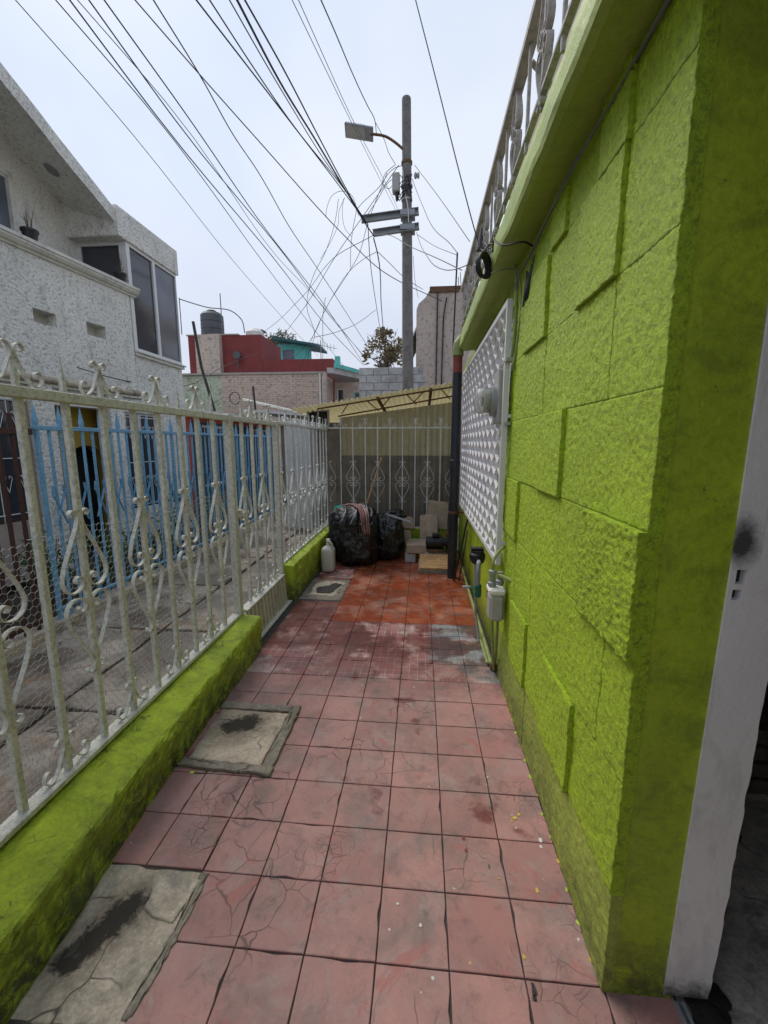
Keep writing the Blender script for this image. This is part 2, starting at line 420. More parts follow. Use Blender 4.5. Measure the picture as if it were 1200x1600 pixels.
M['cable_green'] = plain('painted cable', (0.20, 0.25, 0.10), 0.6, 0.3, 9, 0)
M['cable_white'] = plain('white cable', (0.6, 0.6, 0.58), 0.6, 0.1, 9, 0)
M['black_pipe'] = plain('black pipe', (0.014, 0.015, 0.022), 0.42, 0.3, 9, 0.25, 60, dirt=(0.10, 0.09, 0.08), dirt_amt=0.35)
M['red_pipe'] = plain('red primer', (0.20, 0.045, 0.028), 0.6, 0.2, 9, 0.1)
M['rust'] = plain('rust', (0.13, 0.065, 0.03), 0.8, 0.4, 30, 0.3)
M['black_plastic'] = plain('black plastic', (0.012, 0.012, 0.013), 0.35, 0.2, 9, 0.1)
M['tank'] = plain('faded black tank', (0.075, 0.078, 0.085), 0.55, 0.25, 3, 0.1)
M['meter_grey'] = plain('grey meter paint', (0.38, 0.37, 0.345), 0.5, 0.12, 12, 0.1, dirt=(0.2, 0.18, 0.15), dirt_amt=0.4)
M['valve_green'] = plain('green valve enamel', (0.01, 0.11, 0.07), 0.4, 0.2, 12, 0.05)
M['jug'] = plain('milky plastic', (0.58, 0.57, 0.51), 0.4, 0.06, 6, 0.05, dirt=(0.36, 0.33, 0.26), dirt_amt=0.35)
M['teal_plastic'] = plain('teal plastic', (0.03, 0.42, 0.31), 0.4, 0.1, 6, 0)
M['broom'] = plain('wooden handle', (0.46, 0.30, 0.15), 0.6, 0.2, 12, 0.1)
M['old_tile'] = plain('salvaged beige tile', (0.44, 0.33, 0.24), 0.7, 0.2, 7, 0.2, 30, dirt=(0.20, 0.16, 0.13), dirt_amt=0.5)
M['soil'] = plain('soil', (0.05, 0.038, 0.028), 0.95, 0.4, 9, 0.5)
M['bark'] = plain('bark', (0.09, 0.07, 0.055), 0.9, 0.3, 20, 0.4)

def leaf_mat(name, c, c2):
    g = G(name)
    v = g.noise(11, 4, 0.7)
    return g.done(g.ramp(v, [(0.3, c), (0.7, c2)]), 0.6)
M['leaf'] = leaf_mat('shrub leaf', (0.03, 0.075, 0.022), (0.09, 0.16, 0.05))
M['leaf_tree'] = leaf_mat('dusty tree leaf', (0.17, 0.15, 0.075), (0.32, 0.25, 0.14))
M['leaf_far'] = leaf_mat('far tree leaf', (0.14, 0.15, 0.085), (0.25, 0.25, 0.15))

def glass_mat(name, c, rough=0.08):
    g = G(name)
    col = g.mix(g.rng(g.noise(1.6, 4, 0.6), 0.4, 0.65, 0, 0.6), c, tuple(k * 1.8 for k in c))
    return g.done(col, rough, None, 0.0, 0.7)
M['glass_dark'] = glass_mat('tinted pane', (0.030, 0.034, 0.045))
M['glass_blue'] = glass_mat('bluish tinted pane', (0.075, 0.085, 0.11), 0.12)
M['pane_grey'] = glass_mat('pane over drawn curtain', (0.42, 0.41, 0.44), 0.15)

g = G('clear meter dome')
g.b.inputs['Transmission Weight'].default_value = 0.75
g.b.inputs['IOR'].default_value = 1.2
M['dome'] = g.done((0.75, 0.76, 0.74), 0.12)

def translucent(name, c, t, mottled):
    g = G(name)
    col = g.mix(g.rng(g.noise(9, 6, 0.7), 0.4, 0.66, 0, 0.8), c, mottled)
    col = g.mix(g.rng(g.noise(55, 4, 0.7), 0.58, 0.68, 0, 0.5), col, tuple(k * 0.4 for k in c))
    g.done(col, 0.5)
    tr = g.n('ShaderNodeBsdfTranslucent'); g.put(tr.inputs['Color'], col)
    mx = g.n('ShaderNodeMixShader'); mx.inputs[0].default_value = t
    out = g.t.nodes['Material Output']
    g.t.links.new(g.b.outputs[0], mx.inputs[1]); g.t.links.new(tr.outputs[0], mx.inputs[2])
    g.t.links.new(mx.outputs[0], out.inputs['Surface'])
    return g.m
M['fibre_roof'] = translucent('yellowed fibreglass roof', (0.90, 0.84, 0.63), 0.5, (0.84, 0.78, 0.58))
M['fibre_wall'] = translucent('yellowed fibreglass wall', (0.50, 0.45, 0.29), 0.3, (0.40, 0.36, 0.25))
M['dark_sheet'] = plain('dirty brown sheet', (0.20, 0.165, 0.13), 0.6, 0.3, 4, 0.1, 30, dirt=(0.10, 0.085, 0.07), dirt_amt=0.5)

def bag_mat():
    g = G('black bin bag')
    h = g.noise(5, 4, 0.5, dist=1.6)
    h2 = g.noise(15, 3, 0.5, dist=1.8)
    nb = g.bump(h2, 0.45, 0.025, g.bump(h, 0.7, 0.06))
    return g.done((0.010, 0.010, 0.012), g.rng(h, 0.3, 0.7, 0.22, 0.42), nb, 0, 0.6)
M['bag'] = bag_mat()

def rag_mat():
    g = G('striped pink rag')
    x, y, z = g.xyz(g.n('ShaderNodeTexCoord').outputs['UV'])
    s = g.math('FRACT', g.math('MULTIPLY', x, 7.0))
    col = g.ramp(s, [(0.0, (0.42, 0.20, 0.19)), (0.42, (0.20, 0.07, 0.08)), (0.62, (0.48, 0.36, 0.33))], 'CONSTANT')
    col = g.mix(g.rng(g.noise(18, 4), 0.4, 0.7, 0, 0.5), col, (0.20, 0.13, 0.12))
    return g.done(col, 0.9, g.bump(g.noise(160, 3), 0.3, 0.003))
M['rag'] = rag_mat()

def film_mat():
    g = G('plastic film with painted highlights')
    x, y, z = g.xyz(g.n('ShaderNodeTexCoord').outputs['UV'])
    st = g.math('FRACT', g.math('MULTIPLY', g.math('ADD', x, g.math('MULTIPLY', y, .35)), 3.0))
    col = g.ramp(st, [(0.0, (0.012, 0.012, 0.014)), (0.82, (0.012, 0.012, 0.014)), (0.86, (0.34, 0.35, 0.37)), (0.91, (0.30, 0.31, 0.34)), (0.95, (0.012, 0.012, 0.014))])  # pale bands are highlights painted on the dark film
    return g.done(col, 0.25, g.bump(g.noise(24, 4, 0.6, dist=1.2), 0.6, 0.02), 0, 0.6)
M['film'] = film_mat()

def osb_mat():
    g = G('weathered board')
    a = g.noise(9, 6, 0.72, g.mapping((1, 5, 5)), 1.2)
    col = g.ramp(a, [(0.30, (0.14, 0.06, 0.025)), (0.46, (0.40, 0.21, 0.08)), (0.56, (0.52, 0.33, 0.15)), (0.72, (0.66, 0.50, 0.30))])
    return g.done(col, 0.75, g.bump(a, 0.4, 0.004))
M['board'] = osb_mat()

# ------------------------------------------------------------------ mesh helpers
class MB:
    def __init__(s):
        s.v, s.f = [], []
    def quad_strip(s, rings, closed=True, cap=True):
        n = len(rings[0]); b = len(s.v)
        for r in rings:
            s.v += [tuple(p) for p in r]
        for i in range(len(rings) - 1):
            for j in range(n if closed else n - 1):
                k = (j + 1) % n
                s.f.append((b + i * n + j, b + i * n + k, b + (i + 1) * n + k, b + (i + 1) * n + j))
        if cap and closed:
            s.f.append(tuple(b + j for j in reversed(range(n))))
            s.f.append(tuple(b + (len(rings) - 1) * n + j for j in range(n)))
        return s
    def box(s, a, b):
        (x0, y0, z0), (x1, y1, z1) = a, b
        return s.quad_strip([[(x0, y0, z0), (x1, y0, z0), (x1, y1, z0), (x0, y1, z0)],
                             [(x0, y0, z1), (x1, y0, z1), (x1, y1, z1), (x0, y1, z1)]])
    def cbox(s, a, b, c=0.004):
        """box with chamfered edges"""
        bm = bmesh.new()
        bmesh.ops.create_cube(bm, size=1)
        for v in bm.verts:
            v.co = Vector(((a[i] if v.co[i] < 0 else b[i]) for i in range(3)))
        bmesh.ops.bevel(bm, geom=list(bm.edges), offset=c, segments=1, affect='EDGES')
        s.add_bm(bm)
        return s
    def add_bm(s, bm):
        b = len(s.v)
        bm.verts.index_update()
        s.v += [tuple(v.co) for v in bm.verts]
        s.f += [tuple(b + v.index for v in f.verts) for f in bm.faces]
        bm.free()
    def tube(s, pts, r, n=6, cap=True):
        pts = [Vector(p) for p in pts]
        rs = r if isinstance(r, (list, tuple)) else [r] * len(pts)
        rings = []; up = None
        for i, p in enumerate(pts):
            t = (pts[min(i + 1, len(pts) - 1)] - pts[max(i - 1, 0)])
            if t.length < 1e-9: t = Vector((0, 0, 1))
            t.normalize()
            if up is None:
                up = Vector((0, 0, 1)) if abs(t.z) < 0.9 else Vector((1, 0, 0))
            a = t.cross(up)
            if a.length < 1e-5: a = t.cross(Vector((0, 1, 0)))
            a.normalize(); up = a.cross(t).normalized()
            rings.append([p + (a * math.cos(k) + up * math.sin(k)) * rs[i] for k in [2 * math.pi * j / n for j in range(n)]])
        return s.quad_strip(rings, True, cap)
    def lathe(s, prof, c=(0, 0, 0), n=20, axis='z'):
        """prof: list of (radius, height)"""
        rings = []
        for r, h in prof:
            ring = []
            for j in range(n):
                a = 2 * math.pi * j / n
                u, w = r * math.cos(a), r * math.sin(a)
                p = {'z': (u, w, h), 'x': (h, w, -u), 'y': (-u, h, w)}[axis]
                ring.append((c[0] + p[0], c[1] + p[1], c[2] + p[2]))
            rings.append(ring)
        return s.quad_strip(rings)
    def ribbon(s, pts, width, thick, wdir, org=(0, 0, 0)):
        """flat strip following pts (3D), wide along wdir"""
        w = Vector(wdir).normalized() * (width / 2)
        P = [Vector(p) + Vector(org) for p in pts]; rings = []
        for i, p in enumerate(P):
            t = (P[min(i + 1, len(P) - 1)] - P[max(i - 1, 0)]).normalized()
            n = t.cross(w).normalized() * (thick / 2)
            rings.append([p + w + n, p + w - n, p - w - n, p - w + n])
        return s.quad_strip(rings)
    def prism(s, poly, lo, hi, axis='z'):
        """extrude a polygon of 2D points along an axis"""
        def mk(u, v, h):
            return {'z': (u, v, h), 'x': (h, u, v), 'y': (u, h, v)}[axis]
        return s.quad_strip([[mk(u, v, lo) for u, v in poly], [mk(u, v, hi) for u, v in poly]])
    def quad(s, a, b, c, d):
        k = len(s.v); s.v += [tuple(a), tuple(b), tuple(c), tuple(d)]; s.f.append((k, k + 1, k + 2, k + 3)); return s
    def cells(s, mk, U, V, holes, t):
        """slab of thickness t with rectangular holes; mk(u, v, depth) -> 3D"""
        us = sorted(set([U[0], U[1]] + [h[k] for h in holes for k in (0, 1)]))
        vs = sorted(set([V[0], V[1]] + [h[k] for h in holes for k in (2, 3)]))
        def solid(i, j):
            if not (0 <= i < len(us) - 1 and 0 <= j < len(vs) - 1): return False
            cu, cv = (us[i] + us[i + 1]) / 2, (vs[j] + vs[j + 1]) / 2
            return not any(h[0] < cu < h[1] and h[2] < cv < h[3] for h in holes)
        for i in range(len(us) - 1):
            for j in range(len(vs) - 1):
                if not solid(i, j): continue
                a, b, c, d = us[i], us[i + 1], vs[j], vs[j + 1]
                s.quad(mk(a, c, 0), mk(b, c, 0), mk(b, d, 0), mk(a, d, 0))
                s.quad(mk(a, c, t), mk(a, d, t), mk(b, d, t), mk(b, c, t))
                for di, dj, e in ((-1, 0, (a, c, a, d)), (1, 0, (b, c, b, d)), (0, -1, (a, c, b, c)), (0, 1, (a, d, b, d))):
                    if not solid(i + di, j + dj):
                        s.quad(mk(e[0], e[1], 0), mk(e[2], e[3], 0), mk(e[2], e[3], t), mk(e[0], e[1], t))
        return s
    def mesh(s, name, mat, smooth=False, bevel=0.0):
        me = bpy.data.meshes.new(name)
        me.from_pydata(s.v, [], s.f)
        bm = bmesh.new(); bm.from_mesh(me)
        bmesh.ops.remove_doubles(bm, verts=bm.verts, dist=1e-6)
        bmesh.ops.recalc_face_normals(bm, faces=bm.faces)
        bm.to_mesh(me); bm.free()
        if smooth:
            for p in me.polygons: p.use_smooth = True
        me.materials.append(M[mat] if isinstance(mat, str) else mat)
        return me

WP = {}
def link(o, loc, parent):
    COL.objects.link(o)
    loc = Vector(loc)
    if parent is not None:
        o.parent = parent
        o.location = loc - WP[parent.name]
    else:
        o.location = loc
    WP[o.name] = loc
    return o
def part(name, mesh, mat=None, parent=None, loc=(0, 0, 0), rot=None, smooth=False, label=None, kind=None):
    if isinstance(mesh, MB): mesh = mesh.mesh(name, mat, smooth)
    o = link(bpy.data.objects.new(name, mesh), loc, parent)
    if rot: o.rotation_euler = rot
    if label: o['label'] = label
    if kind: o['kind'] = kind
    return o
def tag(o, label, cat, group=None):
    o['label'] = label; o['category'] = cat
    if group: o['group'] = group
    return o
def thing(name, label, cat, loc=(0, 0, 0), group=None):
    return tag(link(bpy.data.objects.new(name, None), loc, None), label, cat, group)
def single(name, mesh, mat, label, cat, group=None, smooth=False, loc=(0, 0, 0), rot=None):
    return tag(part(name, mesh, mat, None, loc, rot, smooth), label, cat, group)
def copy_tree(o, parent=None, loc=None, delta=None):
    """copy a thing, its parts and their sub-parts"""
    c = o.copy(); COL.objects.link(c)
    if parent is not None: c.parent = parent
    if loc is not None:
        c.location = loc
    WP[c.name] = Vector(loc) if loc is not None else WP[o.name]
    for ch in list(o.children):
        copy_tree(ch, c)
    return c
def smooth_pts(P, k=6):
    P = [Vector(p) for p in P]
    Q = [2 * P[0] - P[1]] + P + [2 * P[-1] - P[-2]]
    out = []
    for i in range(1, len(Q) - 2):
        a, b, c, d = Q[i - 1], Q[i], Q[i + 1], Q[i + 2]
        # centripetal-like tangents keep uneven spacing from overshooting
        l0, l1, l2 = max((b - a).length, 1e-6), max((c - b).length, 1e-6), max((d - c).length, 1e-6)
        m1 = ((b - a) / l0 * l1 + (c - b) / l1 * l0) / (l0 + l1) * l1
        m2 = ((c - b) / l1 * l2 + (d - c) / l2 * l1) / (l1 + l2) * l1
        for j in range(k):
            t = j / k
            out.append((2*t**3-3*t*t+1)*b + (t**3-2*t*t+t)*m1 + (-2*t**3+3*t*t)*c + (t**3-t*t)*m2)
    out.append(P[-1])
    return out
def fbm(x, y, z, o=4):
    return noise.fractal(Vector((x, y, z)), 0.75, 2.1, o, noise_basis='PERLIN_ORIGINAL')

# ------------------------------------------------------------------ ground
gm = MB(); gm.quad((-150, -150, -0.16), (150, -150, -0.16), (150, 250, -0.16), (-150, 250, -0.16))
part('ground', gm, 'ground', kind='structure')

# patio: dark grout bed with every tile its own piece
bed = MB().box((-1.36, -2.9, -0.12), (0.60, 6.25, -0.007))
bed.box((0.601, -2.9, -0.12), (0.93, 1.10, -0.0075))
patio = part('patio_floor', bed, 'grout', kind='structure')
TS, GX, GY = 0.2276, -1.0300, 1.0560
def tile_mesh(w, d, seed, mat, gap=0.0022):
    rnd = random.Random(seed)
    hw, hd = w / 2 - gap, d / 2 - gap
    outer, inner = [], []
    n = 5
    for (ax, ay), (bx, by) in (((-1, -1), (1, -1)), ((1, -1), (1, 1)), ((1, 1), (-1, 1)), ((-1, 1), (-1, -1))):
        for i in range(n):
            t = i / n
            jx, jy = rnd.uniform(-.0009, .0006), rnd.uniform(-.0009, .0006)
            chip = rnd.random() < 0.03
            k = 0.0055 if chip else 0.0
            x, y = (ax + (bx - ax) * t) * (hw + jx - k), (ay + (by - ay) * t) * (hd + jy - k)
            outer.append((x, y)); inner.append((x * (1 - .0022 / hw), y * (1 - .0022 / hd)))
    m = MB()
    m.quad_strip([[(x, y, -0.02) for x, y in outer], [(x, y, -0.0016) for x, y in outer], [(x, y, 0.0) for x, y in inner]])
    return m.mesh('tile', mat)
TILES = {}
def get_tile(w, d, mat):
    key = (round(w, 3), round(d, 3), mat)
    if key not in TILES:
        TILES[key] = [tile_mesh(w, d, len(TILES) * 17 + q, mat) for q in range(5 if w > .2 and d > .2 else 1)]
    return random.choice(TILES[key])
def place_tile(x0, x1, y0, y1, mat):
    if x1 - x0 < 0.03 or y1 - y0 < 0.03: return
    o = part('tile', get_tile(x1 - x0, y1 - y0, mat), None, patio, ((x0 + x1) / 2, (y0 + y1) / 2, random.uniform(-.0008, .0008)))
    o.rotation_euler = (random.gauss(0, .0024), random.gauss(0, .0024), random.gauss(0, .0018))
for r in range(-9, 23):
    y0 = GY + r * TS; y1 = y0 + TS
    if y0 > 6.05: break
    y1 = min(y1, 6.06)
    for c in range(-1, 9):
        x0, x1 = GX + c * TS, GX + (c + 1) * TS
        if c == -1: x0 = -1.235
        xlim = 0.556 if y0 > 1.0 else 0.76
        if x0 > xlim - 0.02: continue
        x1 = min(x1, xlim)
        cy, cx = (y0 + y1) / 2, (x0 + x1) / 2
        if c in (-1, 0) and 0.83 < cy < 1.285: continue           # rough concrete patch
        if c in (-1, 0) and 4.05 < cy < 4.75: continue            # cement patch
        if cy < 2.64: mat = 'pink'
        elif cy < 3.55 or c < 1: mat = 'mosaic'
        else: mat = 'orange'
        place_tile(x0, x1, y0, y1, mat)

# alley slabs beyond the fence
alley = part('alley_ground', MB().box((-3.6, -3.0, -0.12), (-1.36, 14.0, -0.028)), 'grout', kind='structure')
rnd = random.Random(3)
def slab_mesh(w, d, seed):
    rr = random.Random(seed); n = 7
    ring = []
    for (ax, ay), (bx, by) in (((-1, -1), (1, -1)), ((1, -1), (1, 1)), ((1, 1), (-1, 1)), ((-1, 1), (-1, -1))):
        for i in range(n):
            t = i / n; j = rr.uniform(-.02, .004)
            ring.append(((ax + (bx - ax) * t) * (w / 2 - .008 + j), (ay + (by - ay) * t) * (d / 2 - .008 + j)))
    m = MB()
    m.quad_strip([[(x, y, -.06) for x, y in ring], [(x, y, -.006) for x, y in ring], [(x * .985, y * .985, 0) for x, y in ring]])
    return m.mesh('slab', 'alley')
ys = -2.6; k = 0
while ys < 12.5:
    d1, d2 = rnd.uniform(.75, 1.3), rnd.uniform(.7, 1.2)
    d = (d1 + d2) / 2
    for x0, x1 in ((-3.05, -2.22), (-2.22, -1.37)):
        dd = d
        o = part('slab', slab_mesh(x1 - x0, dd, k), None, alley, ((x0 + x1) / 2, ys + dd / 2, rnd.uniform(-.006, .006)))
        o.rotation_euler = (rnd.gauss(0, .006), rnd.gauss(0, .008), 0); k += 1
    ys += d

# ------------------------------------------------------------------ covers and patches in the patio
def rough_sheet(poly, z, thick, mat, name, seed, parent=None, amp=0.006, res=0.035, relief=0.0045):
    """a slab with an uneven outline and a dished top"""
    rr = random.Random(seed)
    ring = []
    for (x0, y0), (x1, y1) in zip(poly, poly[1:] + poly[:1]):
        n = max(2, int(math.hypot(x1 - x0, y1 - y0) / res))
        for i in range(n):
            t = i / n
            ring.append((x0 + (x1 - x0) * t + rr.uniform(-amp, amp), y0 + (y1 - y0) * t + rr.uniform(-amp, amp)))
    cx = sum(p[0] for p in ring) / len(ring); cy = sum(p[1] for p in ring) / len(ring)
    m = MB()
    rings = [[(x, y, z - thick) for x, y in ring]]
    for s, h in ((1.0, -min(.004, relief)), (.975, 0), (.85, .4 * relief), (.6, 0), (.3, -.4 * relief), (.04, -.4 * relief)):
        rings.append([(cx + (x - cx) * s, cy + (y - cy) * s, z + h + relief * .6 * fbm(x * s * 9, y * s * 9, seed)) for x, y in ring])
    m.quad_strip(rings)
    return m.mesh(name, mat, True)

def flat_stain(poly, z, mat, name, seed, parent, amp=.012, loc=(0, 0, 0), rot=None):
    """a film thin stain with a ragged outline"""
    rr = random.Random(seed); ring = []
    P = [Vector((x, y, 0)) for x, y in poly]
    P = smooth_pts(P + [P[0]], 8)[:-1]
    for q, v in enumerate(P):
        d = fbm(v.x * 28, v.y * 28, seed, 4) * amp + fbm(v.x * 90, v.y * 90, seed + 3, 3) * amp * .6
        n = (P[(q + 1) % len(P)] - P[q - 1]); n = Vector((-n.y, n.x, 0)).normalized()
        ring.append(v + n * d)
    m = MB(); m.v = [(v.x, v.y, z) for v in ring]; m.f = [tuple(range(len(ring)))]
    return part(name, m, mat, parent, loc, rot)

patch = thing('concrete_patch', 'rough grey concrete patch with a long dark wet stain in the near left corner', 'concrete patch', (-0.97, 1.06, 0))
part('mortar_bed', rough_sheet([(-1.25, .835), (-.80, .845), (-.775, 1.11), (-.80, 1.278), (-1.25, 1.285)], -.004, .03, 'concrete_spill', 'mortar_bed', 5), None, patch)
part('broken_corner', rough_sheet([(-.93, 1.13), (-.81, 1.10), (-.785, 1.24), (-.83, 1.262), (-.97, 1.25)], .006, .02, 'concrete', 'broken_corner', 8, res=.02), None, patch)
part('crumbled_edge', rough_sheet([(-.815, .86), (-.79, .87), (-.765, 1.11), (-.775, 1.275), (-.80, 1.27), (-.795, 1.12)], .004, .02, 'cover_rim', 'crumbled_edge', 18, res=.02), None, patch)

cover = thing('manhole_cover', 'square stained concrete cover with a cracked dark rim, beside the low green wall', 'manhole cover', (-.96, 2.0, 0))
part('lid', rough_sheet([(-1.165, 1.815), (-.775, 1.80), (-.765, 2.21), (-1.175, 2.22)], .012, .02, 'cover', 'lid', 11), None, cover)
rim = MB()
for poly, sd in (([(-1.20, 1.765), (-.71, 1.742), (-.712, 1.79), (-1.19, 1.812)], 1), ([(-.765, 1.79), (-.715, 1.79), (-.705, 2.285), (-.758, 2.285)], 2),
                 ([(-1.20, 2.225), (-.76, 2.222), (-.76, 2.28), (-1.20, 2.285)], 3)):
    me = rough_sheet(poly, .016, .024, 'cover_rim', 'rim', 20 + sd, amp=.005, res=.025)
    part('rim', me, None, cover)

patch2 = thing('cement_patch', 'small pale cement patch with a dark hole, in front of the white jug', 'concrete patch', (-1.04, 4.4, 0))
part('mortar_bed', rough_sheet([(-1.255, 4.07), (-.81, 4.07), (-.81, 4.75), (-1.255, 4.75)], -.003, .03, 'cover_rim', 'mortar_bed', 31), None, patch2)
part('cement_skin', rough_sheet([(-1.17, 4.17), (-.88, 4.16), (-.845, 4.6), (-1.1, 4.66), (-1.2, 4.5)], .005, .012, 'concrete', 'cement_skin', 32, amp=.02), None, patch2)
flat_stain([(-1.10, 4.22), (-.95, 4.24), (-.91, 4.40), (-.87, 4.50), (-.97, 4.54), (-1.03, 4.44), (-1.12, 4.40)], .0125, 'stain', 'dark_hole', 33, patch2)

def blob(cx, cy, r, seed, sx=1.0):
    rr = random.Random(seed)
    return [(cx + r * sx * rr.uniform(.6, 1.2) * math.cos(k * 1.047), cy + r * rr.uniform(.6, 1.2) * math.sin(k * 1.047)) for k in range(6)]
M['paint_yellow'] = plain('spilt yellow paint', (0.50, 0.36, 0.07), 0.6, 0.2, 20, 0)
M['paint_white'] = plain('spilt white paint', (0.62, 0.62, 0.60), 0.6, 0.1, 20, 0)
M['paint_green'] = plain('spilt dark green paint', (0.05, 0.10, 0.06), 0.6, 0.2, 20, 0)
M['paint_red'] = plain('spilt dark red paint', (0.20, 0.03, 0.025), 0.6, 0.2, 20, 0)
M['paint_lime'] = plain('spilt lime paint', (0.40, 0.52, 0.06), 0.6, 0.25, 20, 0)
SPOTS = [(.425, 1.615, .010, 'paint_yellow', 1.3), (.445, 1.635, .008, 'paint_yellow', 1), (.408, 1.60, .005, 'paint_yellow', 1), (.505, 1.52, .010, 'paint_white', .8), (.50, 1.49, .006, 'paint_white', 1),
         (.28, 1.39, .012, 'paint_green', .4), (.356, 1.03, .016, 'stain', .5), (.352, 1.01, .010, 'stain', .8), (.194, 1.50, .010, 'paint_red', .7), (.20, 1.45, .006, 'paint_red', 1),
         (.31, 1.35, .005, 'paint_yellow', 1), (.345, 1.11, .007, 'paint_yellow', 1), (.44, 1.32, .009, 'paint_yellow', .5), (-1.10, 1.735, .011, 'paint_lime', 1.4), (-.06, 1.23, .005, 'paint_white', 1), (.02, 1.17, .006, 'paint_white', 1)]
for q, (x, y, r, mt, sx) in enumerate(SPOTS):
    flat_stain(blob(x, y, r, 60 + q, sx), .0022, mt, 'paint_spot', 60 + q, patio, r * .25)
for q in range(16):
    y = 1.12 + q * .105
    flat_stain(blob(.549 + .004 * math.sin(q * 2.3), y, .007 + .004 * abs(math.sin(q * 1.7)), 120 + q, .7), .0018, 'paint_lime' if q % 3 else 'paint_yellow', 'paint_spot', 120 + q, patio, .004)

# ------------------------------------------------------------------ low green walls under the fences
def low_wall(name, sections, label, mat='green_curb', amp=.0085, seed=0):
    """sections: list of (y, x_in_base, x_in_top, z_in_top, x_out, z_out)"""
    m = MB(); rings = []
    for a, b in zip(sections, sections[1:]):
        n = max(2, int((b[0] - a[0]) / .022))
        for i in range(n + (1 if b is sections[-1] else 0)):
            t = i / n
            y, xb, xt, zt, xo, zo = [a[k] + (b[k] - a[k]) * t for k in range(6)]
            prof = [(xb, -.02)]
            for q in range(1, 13):
                u = q / 13; prof.append((xb + (xt - xb) * u, zt * u))
            prof += [(xt - .006, zt + .001), (xt - .018, zt + .008), (xt + (xo - xt) * .5, zt + (zo - zt) * .6), (xo, zo), (xo - .002, -.06)]
            ring = []
            for q, (x, z) in enumerate(prof):
                d = fbm(x * 9 + seed, y * 9, z * 9) * amp + fbm(x * 30, y * 30, z * 30 + seed) * amp * .6 - max(0, fbm(x * 14, y * 14 + seed, z * 14) - .35) * .035 + fbm(x * 3, y * 2.5 + seed, z * 3) * amp * 1.4
                dd = d if 0 < q < len(prof) - 1 else 0
                ring.append((x + dd, y, z + dd * .6))
            rings.append(ring)
    m.quad_strip(rings)
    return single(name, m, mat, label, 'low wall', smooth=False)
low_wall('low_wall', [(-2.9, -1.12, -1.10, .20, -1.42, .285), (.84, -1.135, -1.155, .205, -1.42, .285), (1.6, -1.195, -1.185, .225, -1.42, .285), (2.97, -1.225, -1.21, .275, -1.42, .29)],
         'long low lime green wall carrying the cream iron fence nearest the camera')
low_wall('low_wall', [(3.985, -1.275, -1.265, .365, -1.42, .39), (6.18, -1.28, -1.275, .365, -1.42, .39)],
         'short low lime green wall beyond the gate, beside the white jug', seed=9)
bw = thing('back_wall', 'low lime green wall with a ledge, behind the black bin bags and broken tiles', 'low wall', (-.4, 6.1, 0))
part('lower_course', MB().cbox((-1.272, 6.075, -.05), (.40, 6.25, .20), .012), 'green_plain', bw)
part('upper_course', MB().cbox((-1.272, 6.11, .195), (.40, 6.245, .345), .012), 'green_plain', bw)

# ------------------------------------------------------------------ the green house
house = thing('green_house', 'lime green house with big relief stones, roof slab and white latticed window', 'house', (.57, 1.05, 0))
WIN = (2.80, 5.38, .86, 2.42)
wall = MB().cells(lambda u, v, d: (.575 + d, u, v), (1.045, 6.25), (-.06, 2.62), [WIN], .17)
HW = part('wall', wall, 'green_plain', house)
part('wall', MB().box((.575, -3.2, -.06), (.745, -.40, 2.62)), 'green_plain', house)      # beyond the other side of the doorway

def stone(y0, y1, z0, z1, depth, mat='green_stone', amp=.0036, freq=58, res=.0068):
    ny, nz = max(3, int((y1 - y0) / res)), max(3, int((z1 - z0) / res))
    m = MB(); e = .0002
    y0, y1, z0, z1 = y0 + e, y1 - e, z0 + e, z1 - e
    X = .560 - (depth if depth < .03 else .0265 + (depth - .046) * .4)
    V = []
    for j in range(nz + 1):
        for i in range(ny + 1):
            y, z = y0 + (y1 - y0) * i / ny, z0 + (z1 - z0) * j / nz
            d = fbm(y * freq, z * freq, depth * 50, 4) * amp + fbm(y * 6, z * 6, 3, 2) * .003
            ed = min(i, ny - i, j, nz - j)
            rim_in = .0005 if ed == 0 else 0
            jy = fbm(y * 20, z * 20, 9, 3) * .001 if i in (0, ny) else 0
            jz = fbm(y * 20, z * 20, 14, 3) * .0012 if j in (0, nz) else 0
            V.append((X - d + rim_in, y + jy, z + jz))
    b = 0
    m.v = V
    w = ny + 1
    for j in range(nz):
        for i in range(ny):
            k = j * w + i
            m.f.append((k, k + 1, k + w + 1, k + w))
    edge = [i for i in range(w)] + [j * w + ny for j in range(1, nz + 1)] + [nz * w + i for i in range(ny - 1, -1, -1)] + [j * w for j in range(nz - 1, 0, -1)]
    k0 = len(m.v)
    for q in edge:
        p = m.v[q]; m.v.append((.583, p[1], p[2]))
    n = len(edge)
    for q in range(n):
        r = (q + 1) % n
        m.f.append((edge[q], edge[r], k0 + r, k0 + q))
    me = m.mesh('stone', mat)
    nf = ny * nz
    for p_ in me.polygons: p_.use_smooth = p_.index < nf
    return part('stone', me, None, house)
Y0 = 1.043
YE = 2.79
